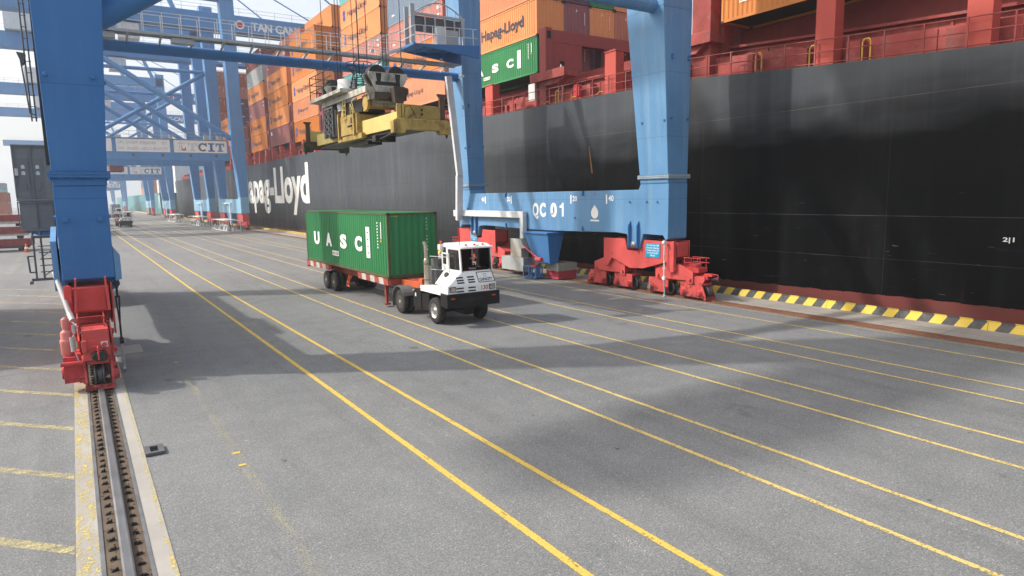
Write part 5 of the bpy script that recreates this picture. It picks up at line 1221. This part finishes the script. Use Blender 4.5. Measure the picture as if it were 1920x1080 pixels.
for yy in (2.1, 3.2, 4.25):
    for sx in (-1.25, .8): b.tube(T(sx, yy, 2.5), T(sx, yy, 3.6), .025, 6)
for zz in (2.9, 3.25, 3.6):
    for sx in (-1.25, .8): b.tube(T(sx, .9, zz), T(sx, 4.3, zz), .022, 6)
    b.tube(T(-1.25, 4.25, zz), T(.8, 4.25, zz), .022, 6)
b.build('guard_rail', GREASE, sp)
b = B()
for yy in (.15, .45): b.tube(T(-.90, yy, 1.1), T(-.90, yy, 2.1), .022, 6)
for k in range(5): b.tube(T(-.90, .15, 1.2 + .2 * k), T(-.90, .45, 1.2 + .2 * k), .018, 6)
b.path([T(-.9, -.5, 1.35), T(-.9, -.5, 1.8), T(-.9, -.9, 1.35)], .02, 6); b.path([T(-.9, -1.0, 1.35), T(-.9, -.7, 1.9), T(-.9, -1.4, 2.0)], .02, 6)
b.build('ladder', YELLOWP, sp)
B().path([T(-.97, -.75, .80), T(-.97, -.3, .80)], .05, 8).box(CX - .87, CY - .75, CZ + .95, CX - .852, CY - .35, CZ + 1.2).build('valve', [GREASE, LGREY][0], sp)
for yc in (-2.55, 3.3):
    for dy in (-.80, -.08, .08, .80):
        B().tube(T(dy, yc, 3.2), T(dy * .9, yc, 30.2), .017, 6, 0, None, False).build('hoist_rope', GREASE, sp)
B().tube(T(-.1, .25, 3.3), T(-.1, .25, 30.2), .03, 6).build('power_cable', BLACK, sp)
# ================================================================== FAR CRANES
FARB = paint('far_crane_blue', (.10, .26, .50), .45, .08, .3, .2)
FARBL = paint('far_sill_blue', (.22, .42, .58), .5, .1, .4, .4, scol=(.2, .3, .4), rust=.12)
def far_crane(y0, label, sign):
    t = thing('quay_crane', label, 'quay crane', (XC, y0, 0), 'quay cranes along the berth')
    Y = lambda v: y0 + v
    for sg in (1, -1):
        X = lambda x: XC + sg * (x - XC)
        B().prism([(Y(0), 2.7), (Y(20.4), 2.7), (Y(20.4), 5.42), (Y(18.6), 5.42), (Y(18.4), 5.14), (Y(2.2), 5.14), (Y(2.0), 5.42), (Y(0), 5.42)], 'x', X(23.45), X(24.75)).build('sill_beam', FARBL, t, bevel=.03)
        for near in (1, 0):
            a, c = (0, 1.95) if near else (18.45, 20.4)
            b = B(); st = [(5.42, 23.45, 24.75, 0), (15.2, 22.75, 24.85, .0), (21, 22.75, 24.6, .0), (40, 22.3, 24.5, 0)]
            for (z0, p0, q0, e0), (z1, p1, q1, e1) in zip(st, st[1:]):
                q = lambda p, qq, z: [(X(p), Y(a), z), (X(qq), Y(a), z), (X(qq), Y(c), z), (X(p), Y(c), z)]
                b.hexa(q(p0, q0, z0), q(p1, q1, z1))
            b.build('leg', FARB, t, bevel=.03)
        for yc, s in ((2.3, 1), (18.1, -1)):
            b = B(); x = X(24.1)
            b.prism([(Y(yc - 2.3), 2.6), (Y(yc + 2.3), 2.6), (Y(yc + 2.3), 1.3), (Y(yc + .5), 1.2), (Y(yc - .5), 1.2), (Y(yc - 2.3), 1.3)], 'x', x - .5, x + .5)
            for k in (-2.6, -.9, .9, 2.6):
                b.box(x - .32, Y(yc + k - .7), .15, x + .32, Y(yc + k + .7), .82)
            for k in (-1.75, 1.75): b.prism([(Y(yc + k - 1.2), 1.25), (Y(yc + k + 1.2), 1.25), (Y(yc + k + 1.2), .8), (Y(yc + k - 1.2), .8)], 'x', x - .4, x + .4)
            b.box(x - .3, Y(yc - s * 3.3) - .4, .3, x + .3, Y(yc - s * 3.3) + .4, 1.4)
            bo = b.build('bogie', RED, t, bevel=.03)
            b = B()
            for k in (-3.0, -2.2, -1.3, -.5, .5, 1.3, 2.2, 3.0): b.lathe((x - .38, Y(yc + k), .36), 'x', [(0, .33), (.76, .33)], 12)
            b.build('wheel', STEEL, bo)
        b = B(); b.hexa([(X(23.5), Y(9), .9), (X(23.9), Y(9), .9), (X(23.9), Y(10.6), .9), (X(23.5), Y(10.6), .9)], [(X(23.2), Y(8.8), 2.68), (X(24.4), Y(8.8), 2.68), (X(24.4), Y(11.4), 2.68), (X(23.2), Y(11.4), 2.68)])
        b.build('cable_chute', FARB, t)
        if sg > 0: B().path([(X(23.2), Y(13.5), 4.4), (X(23.2), Y(8), 4.4), (X(23.1), Y(7.2), .6)], .16, 6).build('duct', WHITE, t)
    for fy in (.9, 19.5):
        b = B(); b.tube((.6, Y(fy), 29.6), (22.8, Y(fy), 15.0), .42, 14)
        if fy > 10: b.tube((1.0, Y(fy), 14.6), (22.6, Y(fy), 28.2), .36, 14); b.tube((1.0, Y(fy), 28.2), (22.6, Y(fy), 28.4), .32, 12)
        b.build('diagonal_brace', FARB, t)
        b = B(); b.box(1.5, Y(fy - .7), 11.4, 22.2, Y(fy + .7), 14.6) if sign else b.tube((1, Y(fy), 13.2), (23, Y(fy), 13.2), .34, 12)
        b.build('portal_beam', FARB, t, bevel=.02)
        B().box(.2, Y(fy - .9), 36.6, 24.2, Y(fy + .9), 39).build('portal_beam', FARB, t)
    b = B(); zt = 14.6 if sign else 13.7
    b.box(2, Y(.0), zt + .02, 22, Y(.5), zt + .09)
    for i in range(14): b.tube((2 + i * 1.53, Y(.05), zt), (2 + i * 1.53, Y(.05), zt + 1.1), .03, 5)
    for k in (.55, 1.1): b.tube((2, Y(.05), zt + k), (22, Y(.05), zt + k), .03, 5)
    for x, w in ((3.2, .9), (13.6, .5), (18.6, .8), (20.6, .6)): b.box(x, Y(.1), zt + .1, x + w, Y(.6), zt + .75)
    b.build('walkway', GREY, t)
    gy = 9.6
    B().box(-26, Y(gy - 1.6), 33.7, 72, Y(gy + 1.6), 36.5).build('boom_girder', FARB, t, bevel=.05)
    b = B()
    for i in range(32): b.tube((-24 + 3 * i, Y(gy - 1.5), 36.5), (-24 + 3 * i, Y(gy - 1.5), 37.7), .035, 5)
    for k in (.6, 1.2): b.tube((-24, Y(gy - 1.5), 36.5 + k), (70, Y(gy - 1.5), 36.5 + k), .03, 5)
    b.build('boom_railing', GREY, t)
    b = B(); b.box(-7.5, Y(gy - 3.2), 36.6, 4, Y(gy + 3.2), 40.5)
    for i in range(6): b.box(-7.2 + 1.9 * i, Y(gy - 3.24), 37.4, -6 + 1.9 * i, Y(gy - 3.2), 39.8)
    b.build('machinery_house', LGREY, t)
    b = B(); b.tube((23.3, Y(gy), 39), (14, Y(gy), 62), .5, 10).tube((.8, Y(gy), 39), (14, Y(gy), 62), .4, 10); b.build('apex_frame', FARB, t)
    b = B(); b.tube((14, Y(gy), 62), (50, Y(gy), 36.6), .14, 6).tube((14, Y(gy), 62), (68, Y(gy), 36.6), .14, 6); b.build('boom_stay', FARB, t)
    b = B(); b.box(42.0, Y(gy - 1.3), 36.5, 42.7, Y(gy - .6), 39.6).box(42.9, Y(gy - 1.3), 36.5, 43.5, Y(gy - .6), 38.8); b.build('stay_bracket', FARB, t)
    b = B(); b.box(8.5, Y(gy - 1.5), 31, 11.5, Y(gy + 1.5), 33.4); b.build('operator_cab', LGREY, t)
    if sign:
        s = B(); yy = Y(.9 - .7) - .05
        for x0, x1 in ((1.7, 5.75), (6.3, 13.6), (14.15, 21.95)): s.box(x0, yy, 12.58, x1, yy + .045, 14.5)
        sb = s.build('sign_panel', SIGNW, t)
        l = B(); u = (0, 0, 1); r = (1, 0, 0); yl = yy - .012
        put_text(l, 'GMC', (2.0, yl, 13.35), r, u, .9, 3.0, 0, .06); put_text(l, 'ISO', (3.3, yl, 12.78), r, u, .3, .9, 0, .04)
        put_text(l, 'SWL UNDER SPREADER', (6.5, yl, 13.75), r, u, .45, 5.2, 1, .0); put_text(l, '65T', (12.5, yl, 13.75), r, u, .45, .8, 1)
        put_text(l, 'SWL UNDER CARGO BEAM', (6.5, yl, 12.85), r, u, .45, 5.9, 1, .0); put_text(l, '75T', (12.6, yl, 12.85), r, u, .45, .8, 1)
        for ch, x, m in (('T', 16.15, 2 if y0 < 150 else 4), ('C', 17.65, 3), ('I', 19.1, 4), ('T', 20.25, 5)): slab(l, ch, (x, yl, 12.78), r, u, 1.35 if ch != 'I' else 1.0, 1.35, .2, m)
        for q in ((14.6, 14.0, 15.9, 14.07), (14.5, 12.85, 15.95, 12.92), (14.95, 12.92, 15.02, 14.0), (15.25, 12.92, 15.32, 14.0), (15.02, 13.45, 15.25, 13.52), (15.1, 14.07, 15.14, 14.35)): l.add([(q[0], yl, q[1]), (q[2], yl, q[1]), (q[2], yl, q[3]), (q[0], yl, q[3])], [(0, 1, 2, 3)], 1)
        n = 10; vs = []
        for i in range(n + 1):
            a = R(150 + 250 * i / n); vs += [(15.55 + .33 * math.cos(a), yl - .004, 13.2 + .33 * math.sin(a)), (15.55 + .16 * math.cos(a), yl - .004, 13.2 + .12 * math.sin(a))]
        l.add(vs, [(2 * i, 2 * i + 1, 2 * i + 3, 2 * i + 2) for i in range(n)], 0)
        l.build('lettering', [SIGNRED, SIGNGREY, paint('faded_sign', (.58, .59, .60)), SLATE, SBLUE, SBLUE2], sb)
        d = B()
        for x in (8.3, 12.3, 16.3, 20.1): d.box(x, Y(.12), 11.9, x + .35, Y(.2), 12.3)
        d.build('lane_lamp', DGREY, t)
        lt = B(); put_text(lt, 'TAN CANG - CAI MEP INTERNATIONAL', (28.9, Y(gy - 1.6) - .01, 34.3), r, u, 1.35, 31, 0, .035)
        lt.build('boom_lettering', SIGNW, t)
        lo = B(); lo.lathe((27.0, Y(gy - 1.6), 35.0), 'y', [(0, .75), (-.01, .75)], 20); lo.lathe((27.0, Y(gy - 1.6) - .015, 35.0), 'y', [(0, .5), (-.01, .5)], 20, 1); lo.build('boom_emblem', [SIGNW, SIGNRED], t)
    else:
        lt = B(); put_text(lt, 'TAN CANG-CAI MEP INTERNATIONAL', (24.2, Y(gy - 1.6) - .01, 34.3), (1, 0, 0), (0, 0, 1), 1.35, 31, 0, .03); lt.build('boom_lettering', SIGNW, t)
    return t
A1 = far_crane(118, 'second quay crane from us, carrying the large white load limit sign', True)
A2 = far_crane(149, 'third quay crane, unsigned, standing close behind the white signed crane', False)
dup(A1, 0, 96, 0, 'fourth quay crane, smaller in the distance, with a white sign under the first one')
dup(A2, 0, 121, 0, 'fifth quay crane, hazy, its narrow legs beside the distant teal ship')
dup(A1, 0, 292, 0, 'sixth quay crane, very pale in the haze, with a tiny white sign')
dup(A2, 0, 380, 0, 'farthest quay crane, a faint pale blue outline above the road')
# container hanging under the third crane
hc = container(6.9, 156.5, 11.1, 'maroon', 'maroon container hanging under the third crane between the two white signs', None, L=6.06, H=2.59)
# ================================================================== ROAD TRAFFIC FAR OFF
t2 = dup(tr, -4.1, 129.2, 0, 'white terminal tractor heading towards us far down the lane')
t3 = dup(tr, -7.6, 140, 0, 'white terminal tractor half hidden behind the big blue landside leg')
t4 = dup(tr, -1.0, 220, 0, 'tiny white terminal tractor farthest down the lane')
dup(tl, -4.1, 129.2, 0, 'empty red trailer behind the white tractor far down the lane')
dup(tl, -7.6, 140, 0, 'empty red trailer half hidden behind the big blue landside leg')
dup(tl, -1.0, 220, 0, 'farthest trailer down the lane with a dark blue container')
container(11.36 - 1.0, 27.25 + 220, 1.40, 'slate', 'dark blue container on the farthest trailer down the lane', H=2.85)
# lashing cages ------------------------------------------------------------
cg = thing('lashing_cage', 'largest pale grey lashing cage on the road before the second crane', 'cage', (20.85, 118, 0), 'grey lashing cages by the waterside rail')
x0, x1, y0, y1, h = 19.95, 21.75, 110.7, 125.3, 1.75
b = B()
for xx in (x0, x1):
    for yy in (y0, (y0 + y1) / 2, y1): b.box(xx - .05, yy - .05, 0, xx + .05, yy + .05, h)
    for z in (.1, h): b.box(xx - .05, y0 + .051, z, xx + .05, y1 - .051, z + .10)
for yy in (y0, y1):
    for z in (.1, h): b.box(x0 + .051, yy - .05, z + .002, x1 - .051, yy + .05, z + .09)
b.box(x0 + .06, y0 + 2, h + .11, x1 - .06, y1 - 4, h + .15); b.build('frame', LGREY, cg)
b = B()
for i in range(26):
    yy = random.uniform(y0 + .4, y1 - .4); xx = random.uniform(x0 + .3, x1 - .3); s = random.uniform(.2, .5)
    b.hexa([(xx - s / 2, yy - s, .12), (xx + s / 2, yy - s, .12), (xx + s / 2, yy + s, .12), (xx - s / 2, yy + s, .12)], [(xx - s / 3, yy - s * .7, .12 + s * 2), (xx + s / 3, yy - s * .5, .12 + s * 1.6), (xx + s / 3, yy + s * .6, .12 + s * 2.2), (xx - s / 3, yy + s * .7, .12 + s * 1.4)], i % 2)
b.build('twistlock_gear', [LGREY, GREY], cg)
dup(cg, .3, 30.5, 0, 'middle of the three grey lashing cages, before the third crane')
dup(cg, -.4, 60.5, 0, 'farthest and smallest of the three grey lashing cages')
# ================================================================== YARD SIDE
RSTK = paint('stacked_trailer_red', (.26, .06, .055), .6, .2, .6, .4, rust=.3)
for k, (z, nm) in enumerate(((0, 'bottom'), (1.3, 'middle'), (2.6, 'top'))):
    s = thing('flatbed_trailer', f'{nm} red flatbed trailer of the stack at the left edge of the quay', 'trailer', (-10, 88.5, z), 'red flatbed trailers stacked on the left')
    b = B(); b.box(-17.5, 87.4, z + .55, -3.8, 90.0, z + 1.22)
    for i in range(11): b.box(-17.3 + 1.3 * i, 87.36, z + .6, -17.2 + 1.3 * i, 87.4, z + 1.2)
    b.build('deck', RSTK, s)
    b = B(); b.box(-17.5, 87.6, z + .32, -4.2, 87.8, z + .54).box(-17.5, 89.6, z + .32, -4.2, 89.8, z + .54); b.build('rail', LGREY if k else DGREY, s)
    b = B()
    for xx in (-5.2, -9, -15): b.box(xx, 87.7, z + .02, xx + .5, 89.7, z + .32)
    b.build('support', BLACK, s)
cn = thing('traffic_cone', 'orange and white traffic cone standing before the red trailer stack', 'cone', (-4.35, 84.5, 0))
B().box(-4.6, 84.25, 0, -4.1, 84.75, .05).lathe((-4.35, 84.5, .05), 'z', [(0, .20), (.3, .16), (.301, .16)], 14).lathe((-4.35, 84.5, .36), 'z', [(0, .155), (.22, .12)], 14, 1).lathe((-4.35, 84.5, .58), 'z', [(0, .12), (.3, .06), (.31, .02)], 14).build('body', [paint('cone_orange', (.6, .10, .03)), MARK], cn)
# unseen stack added left of the frame to shade bays by the leg
YN = ['bottom', 'middle', 'top']
for k in range(3):
    for j in range(2):
        c = ['rust', 'slate', 'orange', 'maroon', 'grey', 'rust'][k * 2 + j]
        container(-9.6 - 2.5 * j, 29.5, .02 + 2.63 * k, c, f'{NAMES[c]} container, {YN[k]} of the {"inner" if j == 0 else "outer"} added shade-casting stack out of view at left', 'added shade containers', H=2.59)
for i, (x, y, hh) in enumerate(((-16, 210, 3), (-21, 240, 4), (-30, 262, 3), (-14, 300, 4), (-24, 330, 5))):
    for k in range(hh):
        c = random.choice(['pink', 'grey', 'teal', 'rust', 'slate']); container(x, y, .02 + 2.63 * k, c, f'{NAMES[c]} container, {ORD[k]} up in {["the nearest", "the second", "the third", "the fourth", "the farthest"][i]} hazy yard stack at left', 'hazy yard containers', H=2.59)
# light mast at the far left
# ================================================================== HAZE
HZ = bpy.data.materials.new('haze_air'); HZ.use_nodes = True; nn = HZ.node_tree.nodes; ll = HZ.node_tree.links
for q in list(nn):
    if q.type != 'OUTPUT_MATERIAL': nn.remove(q)
pv = nn.new('ShaderNodeVolumePrincipled'); pv.inputs['Color'].default_value = (.90, .95, 1, 1)
pv.inputs['Density'].default_value = .00050; pv.inputs['Anisotropy'].default_value = .25
ll.new(pv.outputs[0], nn['Material Output'].inputs['Volume'])
tag(B().box(-720, -70, -12, 720, 1170, 68).build('haze', HZ), kind='stuff')
